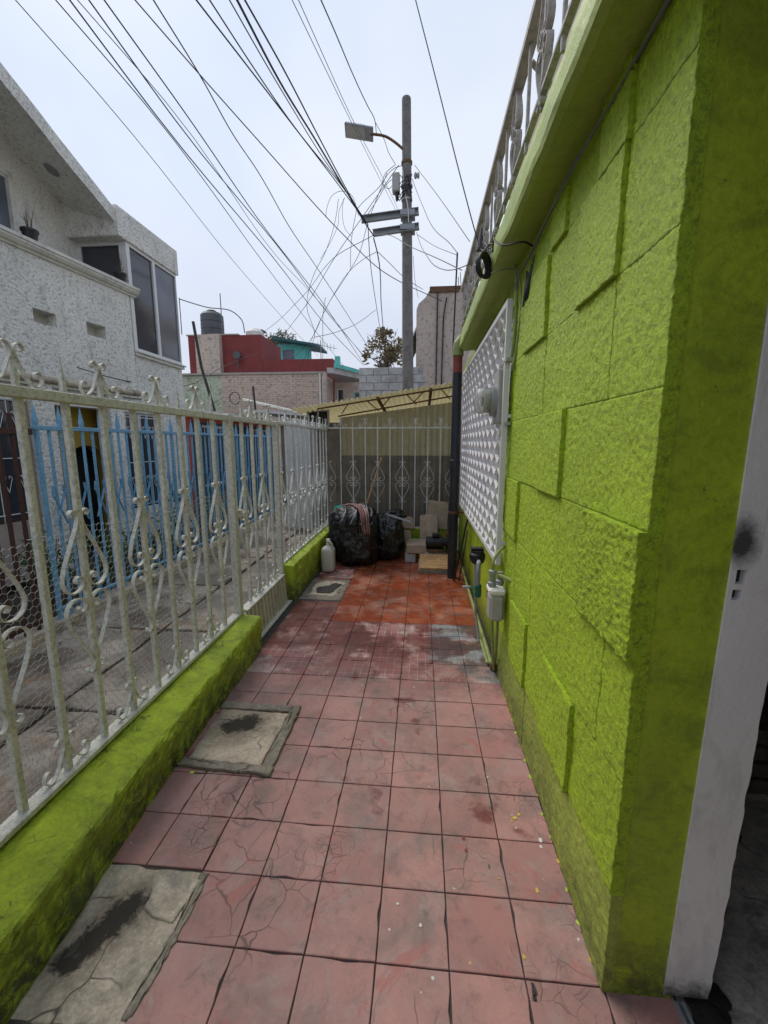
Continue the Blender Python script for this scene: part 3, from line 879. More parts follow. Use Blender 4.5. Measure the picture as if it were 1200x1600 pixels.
for args in [
    # top course under the soffit
    (Y0, 1.318, 2.40, 2.615, 0.0135), (1.318, 1.505, 2.40, 2.615, 0.0520), (1.505, 1.818, 2.40, 2.615, 0.0140), (1.818, 2.0, 2.40, 2.615, 0.0480), (2.0, YE, 2.40, 2.615, 0.0140),
    (Y0, 1.33, 2.065, 2.40, 0.0125), (1.33, 1.65, 2.065, 2.40, 0.0460), (1.65, 2.025, 2.065, 2.40, 0.0132), (2.025, 2.42, 2.065, 2.40, 0.0520), (2.42, YE, 2.065, 2.40, 0.0145),
    (Y0, 1.34, 1.725, 2.065, 0.0120), (1.34, 2.018, 1.725, 2.065, 0.0131), (2.018, YE, 1.725, 2.065, 0.0150),
    (Y0, 1.695, 1.385, 1.725, 0.0122), (1.695, 2.03, 1.385, 1.725, 0.0500), (2.03, YE, 1.385, 1.725, 0.0165),
    (1.405, 1.69, 1.045, 1.385, 0.0125), (1.69, 2.03, 1.045, 1.385, 0.0118), (2.03, 2.385, 1.045, 1.385, 0.0112), (2.385, YE, 1.045, 1.385, 0.0480),
    (Y0, 1.22, .69, 1.045, 0.0118), (1.22, 1.62, .69, 1.045, 0.0130), (1.62, 2.04, .69, 1.045, 0.0122), (2.04, 2.39, .69, 1.045, 0.0132), (2.39, YE, .69, 1.045, 0.0140),
    (Y0, 1.395, .34, .69, 0.0120), (1.395, 1.745, .34, .69, 0.0500), (1.745, 2.06, .34, .69, 0.0130), (2.06, 2.40, .34, .69, 0.0460), (2.40, YE, .34, .69, 0.0120),
]:
    stone(*args)
for args in [(Y0, 1.40, .0, .34, .009), (1.40, 2.06, .0, .34, .007), (2.06, YE, .0, .34, .009)]:
    stone(*args, mat='green_base')
stone(Y0, 1.405, 1.045, 1.385, .064, 'green_rough', .0060, 75, .005)

# white painted jamb round the doorway, with two latch holes
def jamb_mk(u, v, d):
    return (.722 + u + .0165 * min(v, 1.9), 1.040 + d, v)
jm = MB().cells(jamb_mk, (0, .060), (.02, 2.62), [(.014, .038, 1.263, 1.299), (.011, .033, 1.223, 1.249)], .077)
rings = []
for k in range(131):
    v = .02 + 2.6 * k / 130
    e_ = .129 + .004 * fbm(v * 14, 3, 1, 4) + .0035 * fbm(v * 3, 8, 1, 2)
    if v < .06: e_ -= .01 * fbm(v * 60, 1, 5, 2) + .004
    rings.append([jamb_mk(.0601, v, 0), jamb_mk(e_ - .004, v, 0), jamb_mk(e_, v, .005 + .003 * fbm(v * 20, 5, 5, 2)), jamb_mk(e_ + .002, v, .077), jamb_mk(.0601, v, .077)])
jm.quad_strip(rings)
JB = part('door_jamb', jm, 'jamb_paint', house)
part('latch_hole', MB().box((.752, 1.062, 1.258), (.786, 1.112, 1.304)), 'dark', JB)
part('latch_hole', MB().box((.748, 1.062, 1.218), (.782, 1.112, 1.254)), 'dark', JB)
part('wall', MB().box((.748, 1.12, -.06), (.90, 6.25, 2.62)), 'room', house)              # inner leaf of the wall
part('wall', MB().box((.748, -3.2, -.06), (.90, -.40, 2.62)), 'room', house)
# room behind the doorway
rm = MB()
rm.quad((4.4, -3.2, -.05), (4.4, 6.2, -.05), (4.4, 6.2, 2.62), (4.4, -3.2, 2.62))
rm.quad((.91, 6.2, -.05), (4.4, 6.2, -.05), (4.4, 6.2, 2.62), (.91, 6.2, 2.62))
rm.quad((.91, -3.19, -.05), (4.4, -3.19, -.05), (4.4, -3.19, 2.62), (.91, -3.19, 2.62))
part('room_wall', rm, 'room', house)
part('room_floor', MB().box((.765, -3.2, -.10), (4.4, 6.25, -.004)), 'room_floor', house)
part('door_track', MB().box((.748, -.38, -.004), (.757, 1.035, .010)).box((.768, -.38, -.004), (.777, 1.035, .010)), 'galv', house)
flat_stain([(.785, .985), (.86, .99), (.905, 1.04), (.90, 1.09), (.80, 1.09)], .002, 'stain', 'soot_mark', 44, house)

# roof slab with its rounded fascia
prof = [(.62, 2.614), (.50, 2.606), (.425, 2.598), (.402, 2.606), (.396, 2.625), (.400, 2.70), (.410, 2.765), (.428, 2.796), (.47, 2.802), (.62, 2.80)]
m = MB(); rings = []
for i in range(101):
    y = -3.4 + (4.96 + 3.4) * i / 100
    rings.append([(x + fbm(x * 5, y * 6, z * 7) * .006, y, z + fbm(x * 6, y * 5, z * 8) * .005 * (1 if x < .6 else 0)) for x, z in prof])
m.quad_strip(rings)
part('roof_slab', m, 'green_slab', house)
part('roof_deck', MB().box((.621, -3.4, 2.613), (4.5, 6.25, 2.795)), 'upper', house)
part('upper_storey', MB().box((1.0, -3.4, 2.796), (4.4, 5.6, 4.66)), 'upper', house)

# window behind the lattice
wf = MB().cells(lambda u, v, d: (.600 + d, u, v), (WIN[0] + .002, WIN[1] - .002), (WIN[2] + .002, WIN[3] - .002),
                [(WIN[0] + .05 + k * .642, WIN[0] + .05 + k * .642 + .60, WIN[2] + .05, WIN[3] - .05) for k in range(4)], .04)
W = part('window', wf, 'white_frame', house)
for k in range(4):
    y = WIN[0] + .05 + k * .642
    part('pane', MB().box((.615, y - .004, WIN[2] + .046), (.621, y + .604, WIN[3] - .046)), 'pane_grey', W)
part('window_sill', MB().cbox((.555, 2.78, .825), (.60, 5.40, .858), .005), 'green_plain', house)
# lattice: wavy strips in a frame standing proud of the wall
GX0, GX1 = .492, .522
LAT = part('window_grille', MB().cells(lambda u, v, d: (GX0 + d, u, v), (2.69, 5.40), (.815, 2.435), [(2.722, 5.368, .847, 2.403)], GX1 - GX0), 'white_frame', house)
for y in (2.70, 5.38):
    for z in (.95, 1.75, 2.30):
        part('bracket', MB().box((GX1 - .001, y - .008, z), (.585, y + .008, z + .02)), 'white_frame', LAT)
npit = 24
pitch = (5.368 - 2.722) / npit
def slat_mesh(sign):
    pts = []
    z0, z1 = .8475, 2.4025
    half = (z1 - z0) / 18
    for k in range(19):
        z = z0 + k * half
        ph = ((k + (0 if sign > 0 else 1)) % 2)
        amp = pitch * .46
        u = amp if ph else -amp
        # short vertical land where neighbouring strips touch
        for dz in (-.016, .016):
            zz = min(max(z + dz, z0), z1)
            pts.append((0, u * (1 if True else 0), zz))
    return MB().ribbon(pts, .022, .003, (1, 0, 0)).mesh('slat', 'grille')
SL = [slat_mesh(1), slat_mesh(-1)]
for k in range(npit):
    part('slat', SL[k % 2], None, LAT, ((GX0 + GX1) / 2, 2.722 + (k + .5) * pitch, 0))

# ------------------------------------------------------------------ wrought iron fences
SCR = [(.040, 1.306), (.047, 1.318), (.037, 1.331), (.020, 1.327), (.010, 1.305), (.014, 1.280), (.040, 1.225), (.080, 1.150), (.106, 1.092), (.115, 1.055),
       (.104, 1.020), (.075, 1.000), (.042, 1.002), (.018, 1.022), (.020, 1.050), (.042, 1.060), (.055, 1.044), (.044, 1.033)]
CROWN = [(.080, .034), (.076, .046), (.090, .054), (.104, .040), (.102, .018), (.084, .004), (.056, .016), (.022, .072), (.008, .104), (.012, .130), (.030, .138), (.042, .124), (.032, .113)]
def iron_meshes(along, mat, bar_w, z0, zr, scale=1.0, zc=.985, sw=.019, st=.0045, spear=.17):
    """bar, spear tip, scroll (right/left, upper/lower) and crown halves; 'along' is the fence direction axis"""
    def P(u, z): return (0, u, z) if along == 'y' else (u, 0, z)
    wd = (1, 0, 0) if along == 'y' else (0, 1, 0)
    D = {}
    h = bar_w / 2
    D['bar'] = MB().cbox((-h, -h, z0), (h, h, zr), .0025).mesh('bar', mat)
    D['spear_tip'] = MB().quad_strip([[(-a, -a, z), (a, -a, z), (a, a, z), (-a, a, z)] for a, z in ((h * .62, zr + .001), (h * .70, zr + .05), (h * .75, zr + .06), (.0008, zr + spear))]).mesh('spear_tip', mat)
    for sgn in (1, -1):
        up = smooth_pts([P(sgn * u * scale, zc + (z - .985) * scale) for u, z in SCR], 3)
        lo = smooth_pts([P(sgn * u * scale, zc - (z - .985) * scale) for u, z in SCR], 3)
        D['scroll', sgn, 1] = MB().ribbon(up, sw, st, wd).mesh('scroll', mat)
        D['scroll', sgn, 0] = MB().ribbon(lo, sw, st, wd).mesh('scroll', mat)
        cr = smooth_pts([P(sgn * u * scale, z * scale * 1.05) for u, z in CROWN], 3)
        D['crown', sgn] = MB().ribbon(cr, sw * .8, st, wd).mesh('crown_scroll', mat)
    return D
def iron_bay(par, D, pos, kind, zr, zb, along, spear=True, foot=True):
    """one bar with whatever it carries; kind 'crown' or 'heart'"""
    b = part('bar', D['bar'], None, par, pos)
    if spear: part('spear_tip', D['spear_tip'], None, b, pos)
    if kind == 'heart':
        for s in (1, -1):
            for k in (1, 0):
                part('scroll', D['scroll', s, k], None, par, pos)
    else:
        for s in (1, -1):
            part('crown_scroll', D['crown', s], None, par, (pos[0], pos[1], zr + .001))
            if foot: part('foot_scroll', D['crown', s], None, par, (pos[0], pos[1], zb + .001))
FX = -1.385
ZR = 1.79
D1 = iron_meshes('y', 'white_iron', .024, .31, 1.755)
f1 = thing('iron_fence', 'old cream iron fence with scrolls and spear tips on the long low green wall', 'fence', (FX, 2.0, .3))
part('top_rail', MB().cbox((FX - .022, -2.8, 1.752), (FX + .022, 2.925, ZR), .003), 'white_iron', f1)
part('bottom_rail', MB().cbox((FX - .032, -2.8, .288), (FX + .030, 2.925, .312), .003), 'white_iron', f1)
for k in range(-20, 9):
    y = 1.371 + .194 * (k - 1)
    if y > 2.9 or y < -2.6: continue
    iron_bay(f1, D1, (FX, y, 0), 'crown' if k % 2 else 'heart', ZR, .313, 'y', spear=(k != 4))
# chicken wire tied on the alley side
def chicken(y0, y1, z0, z1, x, c=.030):
    m = MB(); seen = set()
    h = c * math.sqrt(3) / 2
    def q(y, z):
        return (x + .006 * fbm(y * 3, z * 3, 1, 2) , y + .010 * fbm(y * 4, z * 4, 7, 2), z + .012 * fbm(y * 4, z * 4, 4, 2))
    def seg(a, b):
        m.tube([q(*a), q(*b)], .0008, 3, False)
    s = c / math.sqrt(3)
    nr = int((z1 - z0) / (1.5 * s))
    ncol = int((y1 - y0) / c)
    for r in range(nr):
        for k in range(ncol):
            yc = y0 + k * c + (c / 2 if r % 2 else 0); zc = z0 + r * 1.5 * s
            t, tr, br = (yc, zc + s), (yc + c / 2, zc + s / 2), (yc + c / 2, zc - s / 2)
            tl = (yc - c / 2, zc + s / 2)
            seg(t, tr); seg(tr, br); seg(tl, t)
    return m
part('chicken_wire', chicken(.35, 2.93, .32, 1.26, FX - .020), 'wire', f1, kind='stuff')
tie = MB()
for k in range(1, 9):
    y = 1.371 + .194 * (k - 1); z = 1.24 + .02 * math.sin(k * 2.1)
    tie.tube([(FX - .019, y - .02, z - .002), (FX + .016, y - .018, z), (FX + .016, y + .02, z + .003), (FX - .019, y + .022, z)], .0016, 4)
part('wire_ties', tie, 'wire', f1)

gate = thing('iron_gate', 'cream iron gate with a ribbed sheet metal kick panel, hung between two posts', 'gate', (FX, 3.45, .02))
part('post', MB().cbox((FX - .026, 2.935, .27), (FX + .026, 2.992, 1.80), .003), 'white_iron', gate)
part('post', MB().cbox((FX - .026, 3.925, .03), (FX + .026, 3.975, 1.80), .003), 'white_iron', gate)
part('top_rail', MB().cbox((FX - .02, 3.0, 1.755), (FX + .02, 3.918, ZR), .003), 'white_iron', gate)
part('bottom_rail', MB().cbox((FX - .02, 3.0, .290), (FX + .055, 3.918, .312), .003), 'white_iron', gate)
part('sill_rail', MB().cbox((FX - .02, 3.0, .004), (FX + .10, 3.97, .022), .003), 'white_iron', gate)
for k in range(10, 14):
    y = 1.371 + .194 * (k - 1) + .07
    iron_bay(gate, D1, (FX, y, 0), 'crown' if k % 2 else 'heart', ZR, .313, 'y')
rib = []
n = 12
for k in range(n):
    y = 3.0 + (3.918 - 3.0) * k / n; p = (3.918 - 3.0) / n
    rib += [(y, 0), (y + p * .55, 0), (y + p * .62, .034), (y + p * .93, .034)]
rib.append((3.918, 0))
m = MB()
b = len(m.v)
for y, d in rib:
    for z in (.024, .289): m.v.append((FX + .068 - (z - .02) * .06 - d, y, z))
for k in range(len(rib) - 1): m.f.append((2 * k, 2 * k + 2, 2 * k + 3, 2 * k + 1))
me = m.mesh('kick_panel', 'sheet')
o = part('kick_panel', me, None, gate)
md = o.modifiers.new('thickness', 'SOLIDIFY'); md.thickness = .002
m = MB()
rr = random.Random(4)
for k in range(9):
    c = Vector((FX + .005, 2.985, 1.075)); a = rr.uniform(0, 6.28)
    pts = [c + Vector((math.cos(a + t * 1.1) * .036 + rr.uniform(-.01, .01), math.sin(a + t * 1.1) * .05 + .01 * t, rr.uniform(-.028, .028))) for t in range(6)]
    m.tube(smooth_pts(pts, 4), .0045, 5)
for k in range(3):
    m.tube(smooth_pts([(FX + .03, 3.02 + .02 * k, 1.06), (FX + .05, 3.06 + .02 * k, 1.01), (FX + .045, 3.09 + .015 * k, .96 - .02 * k), (FX + .03, 3.07 + .03 * k, .985)], 5), .004, 5)
single('knotted_cord', m, 'white_iron', 'pale cord knotted round the gate post as a latch', 'cord')

D2 = iron_meshes('y', 'far_iron', .016, .40, 1.775, .90, 1.0)
f2 = thing('iron_fence', 'whitish iron fence on the short green wall, between the gate and the bin bags', 'fence', (FX, 5.0, .4))
part('top_rail', MB().cbox((FX - .016, 3.98, 1.772), (FX + .016, 6.14, 1.80), .003), 'far_iron', f2)
part('bottom_rail', MB().cbox((FX - .016, 3.98, .382), (FX + .016, 6.14, .402), .003), 'far_iron', f2)
for k in range(12):
    iron_bay(f2, D2, (FX, 4.08 + k * .184, 0), 'crown' if k % 2 else 'heart', 1.801, .403, 'y')
D3 = iron_meshes('x', 'far_iron', .015, .362, 1.795, .86, 1.03, .010, .006)
f3 = thing('iron_fence', 'white iron fence with heart scrolls on the back wall, before the yellowish corrugated sheet', 'fence', (-.4, 6.14, .35))
part('top_rail', MB().cbox((-1.35, 6.130, 1.797), (.46, 6.160, 1.815), .003), 'far_iron', f3)
part('bottom_rail', MB().cbox((-1.35, 6.133, .346), (.40, 6.157, .364), .003), 'far_iron', f3)
for k in range(10):
    iron_bay(f3, D3, (-1.335 + k * .1815 + .155, 6.145, 0), 'heart' if k % 2 else 'crown', 1.816, .365, 'x', foot=False)
for s in (1,):
    for k in (1, 0):
        part('scroll', D3['scroll', s, k], None, f3, (-1.36, 6.145, 0))

# blue fence on the far side of the alley
BX = -3.10
bf = thing('blue_fence', 'sky blue iron fence with spear tips and crossed strips, across the alley', 'fence', (BX, 6, .1))
part('top_rail', MB().cbox((BX - .018, 3.16, 1.70), (BX + .018, 9.2, 1.735), .003), 'blue_iron', bf)
part('bottom_rail', MB().cbox((BX - .015, 3.16, .16), (BX + .015, 9.2, .185), .003), 'blue_iron', bf)
bbar = MB().cbox((-.010, -.010, .05), (.010, .010, 1.70), .002).mesh('bar', 'blue_iron')
bspear = MB().quad_strip([[(-a, -a, z), (a, -a, z), (a, a, z), (-a, a, z)] for a, z in ((.013, 1.735), (.016, 1.77), (.001, 1.91))]).mesh('spear_tip', 'blue_iron')
bx1 = MB().ribbon([(0, -.058, .90), (0, .058, 1.16)], .02, .005, (1, 0, 0)).ribbon([(0, -.058, 1.16), (0, -.045, 1.24)], .02, .005, (1, 0, 0)).mesh('crossed_strip', 'blue_iron')
bx2 = MB().ribbon([(.006, -.058, 1.16), (.006, .058, .90)], .02, .005, (1, 0, 0)).ribbon([(.006, .058, 1.16), (.006, .045, 1.24)], .02, .005, (1, 0, 0)).mesh('crossed_strip', 'blue_iron')
bpost = MB().cbox((-.016, -.016, .0), (.016, .016, 1.70), .003).mesh('post', 'blue_iron')
for k in range(52):
    y = 3.19 + k * .1165
    if k % 16 == 0:
        b = part('post', bpost, None, bf, (BX, y, 0))
    else:
        b = part('bar', bbar, None, bf, (BX, y, 0))
    if k % 2 == 0: part('spear_tip', bspear, None, b, (BX, y, 0))
    if k % 2 == 1:
        part('crossed_strip', bx1, None, bf, (BX + .018, y, 0)); part('crossed_strip', bx2, None, bf, (BX + .018, y, 0))
# rusty brown fence nearer the camera on the same line
nf = thing('rusty_fence', 'dark rusty brown iron fence across the alley, at the near end of the blue one', 'fence', (BX, 2.3, .1))
part('top_rail', MB().cbox((BX - .02, -.6, 1.66), (BX + .02, 3.14, 1.71), .003), 'brown_iron', nf)
part('bottom_rail', MB().cbox((BX - .02, -.6, .14), (BX + .02, 3.14, .17), .003), 'brown_iron', nf)
nbar = MB().cbox((-.012, -.012, .03), (.012, .012, 1.82), .002).mesh('bar', 'brown_iron')
for k in range(32):
    part('bar', nbar, None, nf, (BX, -.5 + k * .116, 0))
m = MB()
pc = MB()
kerb = single('planter_kerb', MB().cbox((-3.20, -1.0, -.03), (-3.045, 9.4, .085), .012), 'concrete', 'low concrete kerb under the blue fence along the alley', 'kerb')
soil = MB().box((-4.2, -1.0, -.1), (-3.20, 9.4, .045))
part('planter_soil', soil, 'soil', kind='structure')

# ------------------------------------------------------------------ plants behind the blue fence
def leaf_cloud(n, c, rad, size, seed, flat=1.0, core=.35):
    rr = random.Random(seed); m = MB()
    clumps = [(Vector((rr.gauss(0, .45), rr.gauss(0, .45), rr.gauss(0, .45) * flat)), rr.uniform(.25, .5)) for _ in range(14)]
    for i in range(n):
        cc, cr = rr.choice(clumps)
        p = cc + Vector((rr.gauss(0, 1), rr.gauss(0, 1), rr.gauss(0, 1))) * cr * .5
        if p.length > 1.25: p *= 1.1 / p.length
        p = Vector(c) + Vector((p.x * rad[0], p.y * rad[1], p.z * rad[2]))
        a = Vector((rr.gauss(0, 1), rr.gauss(0, 1), rr.gauss(0, .7))).normalized()
        b = a.cross(Vector((rr.gauss(0, 1), rr.gauss(0, 1), rr.gauss(0, 1)))).normalized()
        s = size * rr.uniform(.6, 1.3)
        m.quad(p - a * s, p - b * s * .45, p + a * s, p + b * s * .45)
    return m
def shrub(x, y, h, w, seed, label):
    t = thing('shrub', label, 'shrub', (x, y, .04), 'shrubs behind the blue fence')
    rr = random.Random(seed); m = MB()
    for k in range(6):
        a = rr.uniform(0, 6.28)
        m.tube([(x, y, .03), (x + math.cos(a) * w * .3, y + math.sin(a) * w * .3, h * .5), (x + math.cos(a) * w * .6, y + math.sin(a) * w * .6, h * .9)], [.008, .006, .003], 5)
    part('stem', m, 'bark', t)
    part('foliage', leaf_cloud(620, (x, y, h * .55), (w, w, h * .5), .028, seed), 'leaf', t)
for i, (y, h, w, lb) in enumerate([(3.55, .75, .26, 'dark green shrub behind the blue fence, in front of the left rendered column'),
                                   (4.25, .55, .30, 'low leafy shrub behind the blue fence, under the ochre porch'),
                                   (5.0, .62, .32, 'leafy shrub behind the blue fence, in front of the right rendered column'),
                                   (5.8, .85, .36, 'tall bushy shrub behind the blue fence, under the white barred window'),
                                   (6.7, .72, .34, 'bushy shrub behind the blue fence, under the corner of the white house'),
                                   (7.7, .6, .34, 'farthest low shrub behind the blue fence')]):
    shrub(-3.52, y, h, w, 50 + i, lb)

# ------------------------------------------------------------------ white rendered house across the alley
wh = thing('white_house', 'white house in coarse render with balcony wall, bay window and sloping eaves', 'house', (-4.5, 5, 0))
A = R(6.5)
DU = Vector((math.sin(A), math.cos(A), 0)); DN = Vector((math.cos(A), -math.sin(A), 0))
PB = Vector((-4.3, 6.25, 0))
def bal(u, v, d):      # u metres back along the balcony wall from the bay corner, d into the house
    p = PB - DU * u - DN * d
    return (p.x, p.y, v)
holes = [(.50, .80, 3.0, 3.165), (1.22, 1.50, 2.975, 3.13), (1.95, 2.25, 2.95, 3.11)]
part('balcony_wall', MB().cells(bal, (.012, 4.6), (2.33, 3.72), holes, .16), 'tirol', wh)
for k, hh in enumerate(holes):
    back = MB().cells(lambda u, v, d: bal(u, v, d + .161), (hh[0] - .03, hh[1] + .03), (hh[2] - .03, hh[3] + .03), [], .02)
    part('niche_back', back, 'moulding', wh)
def bar_along(poly, u0, u1):
    m = MB()
    return m.quad_strip([[bal(u, z, -o) for o, z in poly] for u in (u0, u1)])
part('cornice', bar_along([(-.17, 3.722), (.02, 3.722), (.03, 3.745), (.06, 3.755), (.085, 3.785), (.085, 3.80), (.10, 3.81), (.10, 3.845), (-.17, 3.85)], -.10, 4.7), 'moulding', wh)
part('balcony_slab', MB().quad_strip([[bal(u, z, d) for d, z in ((.0, 2.26), (.0, 2.328), (1.2, 2.328), (1.2, 2.26))] for u in (.012, 4.6)]), 'tirol_fine', wh)
part('beam', MB().quad_strip([[bal(u, z, d) for d, z in ((.05, 2.06), (.05, 2.258), (.25, 2.258), (.25, 2.06))] for u in (.012, 4.6)]), 'tirol_fine', wh)
for u0, u1 in ((1.40, 1.66), (.34, .58)):
    part('column', MB().quad_strip([[bal(u, z, d) for d, u in ((-.02, u0), (-.02, u1), (.22, u1), (.22, u0))] for z in (.0, 2.255)]), 'tirol', wh)
# porch wall with a dark arch
def arch_wall():
    m = MB()
    u0, u1, zt = .05, 1.42, 2.25
    ac, aw, az = .68, .31, 1.28
    n = 12
    arc = [(ac - aw, 0.0), (ac - aw, az)] + [(ac - aw * math.cos(math.pi * k / n), az + aw * .9 * math.sin(math.pi * k / n)) for k in range(1, n)] + [(ac + aw, az), (ac + aw, 0.0)]
    out = []
    for i, (u, z) in enumerate(arc):
        t = i / (len(arc) - 1)
        if u < ac - aw * .98: ou, oz = u0, z
        elif u > ac + aw * .98: ou, oz = u1, z
        else: ou, oz = u0 + (u1 - u0) * (u - (ac - aw)) / (2 * aw), zt
        out.append((ou, oz))
    out[1] = (u0, zt); out[-2] = (u1, zt)
    ringA = [bal(u, z, .35) for u, z in arc]; ringB = [bal(u, z, .35) for u, z in out]
    ringC = [bal(u, z, .50) for u, z in arc]
    m.quad_strip([ringC, ringA, ringB], closed=False, cap=False)
    return m
part('porch_wall', arch_wall(), 'yellow_wall', wh)
part('arch_void', MB().quad_strip([[bal(u, z, .55) for u in (.05, 1.42)] for z in (0, 2.2)], closed=False, cap=False), 'dark', wh)
part('porch_side', MB().quad_strip([[bal(1.43, z, d) for d in (.25, .6)] for z in (0, 2.25)], closed=False, cap=False), 'room', wh)
# ground floor window right of the porch, with white bars
part('wall', MB().cells(lambda u, v, d: bal(u, v, d + .04), (-.50, .335), (.0, 2.25), [(-.43, .33, .55, 2.05)], .15), 'tirol', wh)
gw = part('window', MB().cells(lambda u, v, d: bal(u, v, d + .09), (-.428, .328), (.552, 2.048), [(-.39, -.07, .59, 2.01), (-.03, .29, .59, 2.01)], .04), 'white_frame', wh)
part('pane', MB().cells(lambda u, v, d: bal(u, v, d + .105), (-.40, .295), (.585, 2.015), [], .006), 'glass_dark', gw)
def grille_bars(u0, u1, z0, z1, n, d):
    m = MB()
    for k in range(n):
        u = u0 + (u1 - u0) * k / (n - 1)
        m.tube([bal(u, z0, d), bal(u, z1, d)], .006, 4)
    for z in (z0 + .08, (z0 + z1) / 2, z1 - .06):
        m.tube([bal(u0, z, d - .004), bal(u1, z, d - .004)], .006, 4)
    for k in range(n - 1):
        u = u0 + (u1 - u0) * (k + .5) / (n - 1)
        for zz in (z1 - .25, z0 + .45):
            for s in (1, -1):
                m.tube(smooth_pts([bal(u, zz - .12, d), bal(u + s * .03, zz - .02, d), bal(u + s * .045, zz + .05, d), bal(u + s * .02, zz + .06, d), bal(u + s * .02, zz + .03, d)], 3), .004, 4)
    return m
part('window_bars', grille_bars(-.41, .31, .57, 2.03, 6, .0), 'far_iron', gw)
# near ground floor wall and dark barred window, seen through the rusty fence
part('wall', MB().cells(lambda u, v, d: bal(u, v, d + .06), (1.67, 5.8), (.0, 2.25), [(1.72, 3.0, .70, 2.15)], .15), 'room', wh)
gw2 = part('window', MB().cells(lambda u, v, d: bal(u, v, d + .10), (1.722, 2.998), (.702, 2.148), [(1.76, 2.34, .74, 2.11), (2.38, 2.96, .74, 2.11)], .04), 'brown_iron', wh)
part('pane', MB().cells(lambda u, v, d: bal(u, v, d + .115), (1.75, 2.97), (.73, 2.12), [], .006), 'glass_dark', gw2)
part('window_bars', grille_bars(1.74, 2.98, .72, 2.13, 8, .03), 'far_iron', gw2)
# upper wall behind the balcony, with window
UXW = -5.05
part('upper_wall', MB().cells(lambda u, v, d: (UXW - d, u, v), (.8, 6.28), (2.33, 4.76), [(3.7, 5.26, 3.4, 4.755)], .16), 'tirol_fine', wh)
part('upper_wall', MB().prism([(.8, 4.762), (6.28, 4.762), (6.28, 4.80), (.8, 6.86)], UXW - .16, UXW, 'x'), 'tirol_fine', wh)
uw = part('window', MB().cells(lambda u, v, d: (UXW + .02 - d, u, v), (3.70, 5.32), (3.4, 4.84), [(3.76, 4.47, 3.46, 4.78), (4.53, 5.25, 3.46, 4.78)], .07), 'moulding', wh)
part('pane', MB().box((UXW - .035, 3.75, 3.45), (UXW - .029, 4.48, 4.79)), 'glass_dark', uw)
part('pane', MB().box((UXW - .035, 4.52, 3.45), (UXW - .029, 5.26, 4.79)), 'glass_blue', uw)
# sloping eave: falls towards the bay
def eave_z(y): return 4.63 + (6.08 - y) * .385
m = MB()
rings = []
for k in range(25):
    y = 6.085 - k * .22
    z = eave_z(y)
    j = fbm(y * 5, 1, 2) * .012
    rings.append([(-4.30 + j, y, z + j), (-4.30 + j, y, z + .185), (-4.42, y, z + .21), (-6.4, y, z + .42), (-6.4, y, z + .25), (-5.0, y, z + .205 + .02)])
m.quad_strip(rings)
part('eave', m, 'tirol', wh)
m = MB().lathe([(.085, .0), (.085, -.012), (.06, -.016), (.055, -.006), (.001, -.006)], (0, 0, 0), 18)
o = part('soffit_lamp', m, 'galv', wh, (-4.66, 5.50, eave_z(5.5) + .118), (0, .32 * .0, 0))
o.rotation_euler = (R(-21), R(18), 0)
# bay window
BXF, BY0, BY1 = -4.30, 6.26, 7.52
part('bay_head', MB().cbox((-5.3, 6.09, 4.47), (BXF + .03, BY1 + .05, 4.87), .01), 'tirol', wh)
bwm = MB().cells(lambda u, v, d: (BXF - d, u, v), (BY0, BY1), (2.965, 4.468), [(6.335, 6.87, 3.01, 4.43), (6.93, 7.50, 3.01, 4.43)], .06)
bay = part('window', bwm, 'white_frame', wh)
part('pane', MB().box((BXF - .035, 6.33, 3.0), (BXF - .028, 6.875, 4.435)), 'glass_dark', bay)
part('pane', MB().box((BXF - .032, 6.925, 3.0), (BXF - .025, 7.505, 4.435)), 'glass_blue', bay)
side = MB().cells(lambda u, v, d: (-4.362 - u, BY0 + .002 + d, v), (0, .70), (2.965, 4.468), [(.05, .64, 3.45, 4.42)], .05)
sw = part('window', side, 'white_frame', wh)
part('pane', MB().box((-5.01, BY0 + .025, 3.44), (-4.405, BY0 + .031, 4.43)), 'glass_dark', sw)
part('bay_sill', MB().cbox((-4.45, 6.262, 2.935), (BXF + .055, BY1 + .045, 2.963), .006).cbox((-4.45, 6.262, 2.89), (BXF + .03, BY1 + .025, 2.934), .006), 'moulding', wh)
part('bay_wall', MB().box((-5.3, 6.262, 2.262), (BXF - .012, BY1 - .008, 2.889)), 'tirol', wh)
part('bay_wall', MB().box((-5.3, 6.76, .0), (BXF - .016, BY1 - .010, 2.261)), 'tirol', wh)
part('drip_mould', MB().tube(smooth_pts([bal(4.6 - k * .2, 2.335 + .006 * fbm(k * 1.3, 0, 0, 2), -.012) for k in range(24)], 3), .042, 10), 'concrete', wh)
part('bay_back', MB().box((-5.3, 6.33, 2.964), (-5.05, BY1 - .01, 4.469)), 'dark', wh)
part('bay_end', MB().box((-5.3, BY1 - .04, 2.966), (BXF - .07, BY1 - .002, 4.468)), 'tirol', wh)
part('house_body', MB().box((-9.5, .8, .0), (-5.60, 8.4, 4.9)), 'tirol_fine', wh)
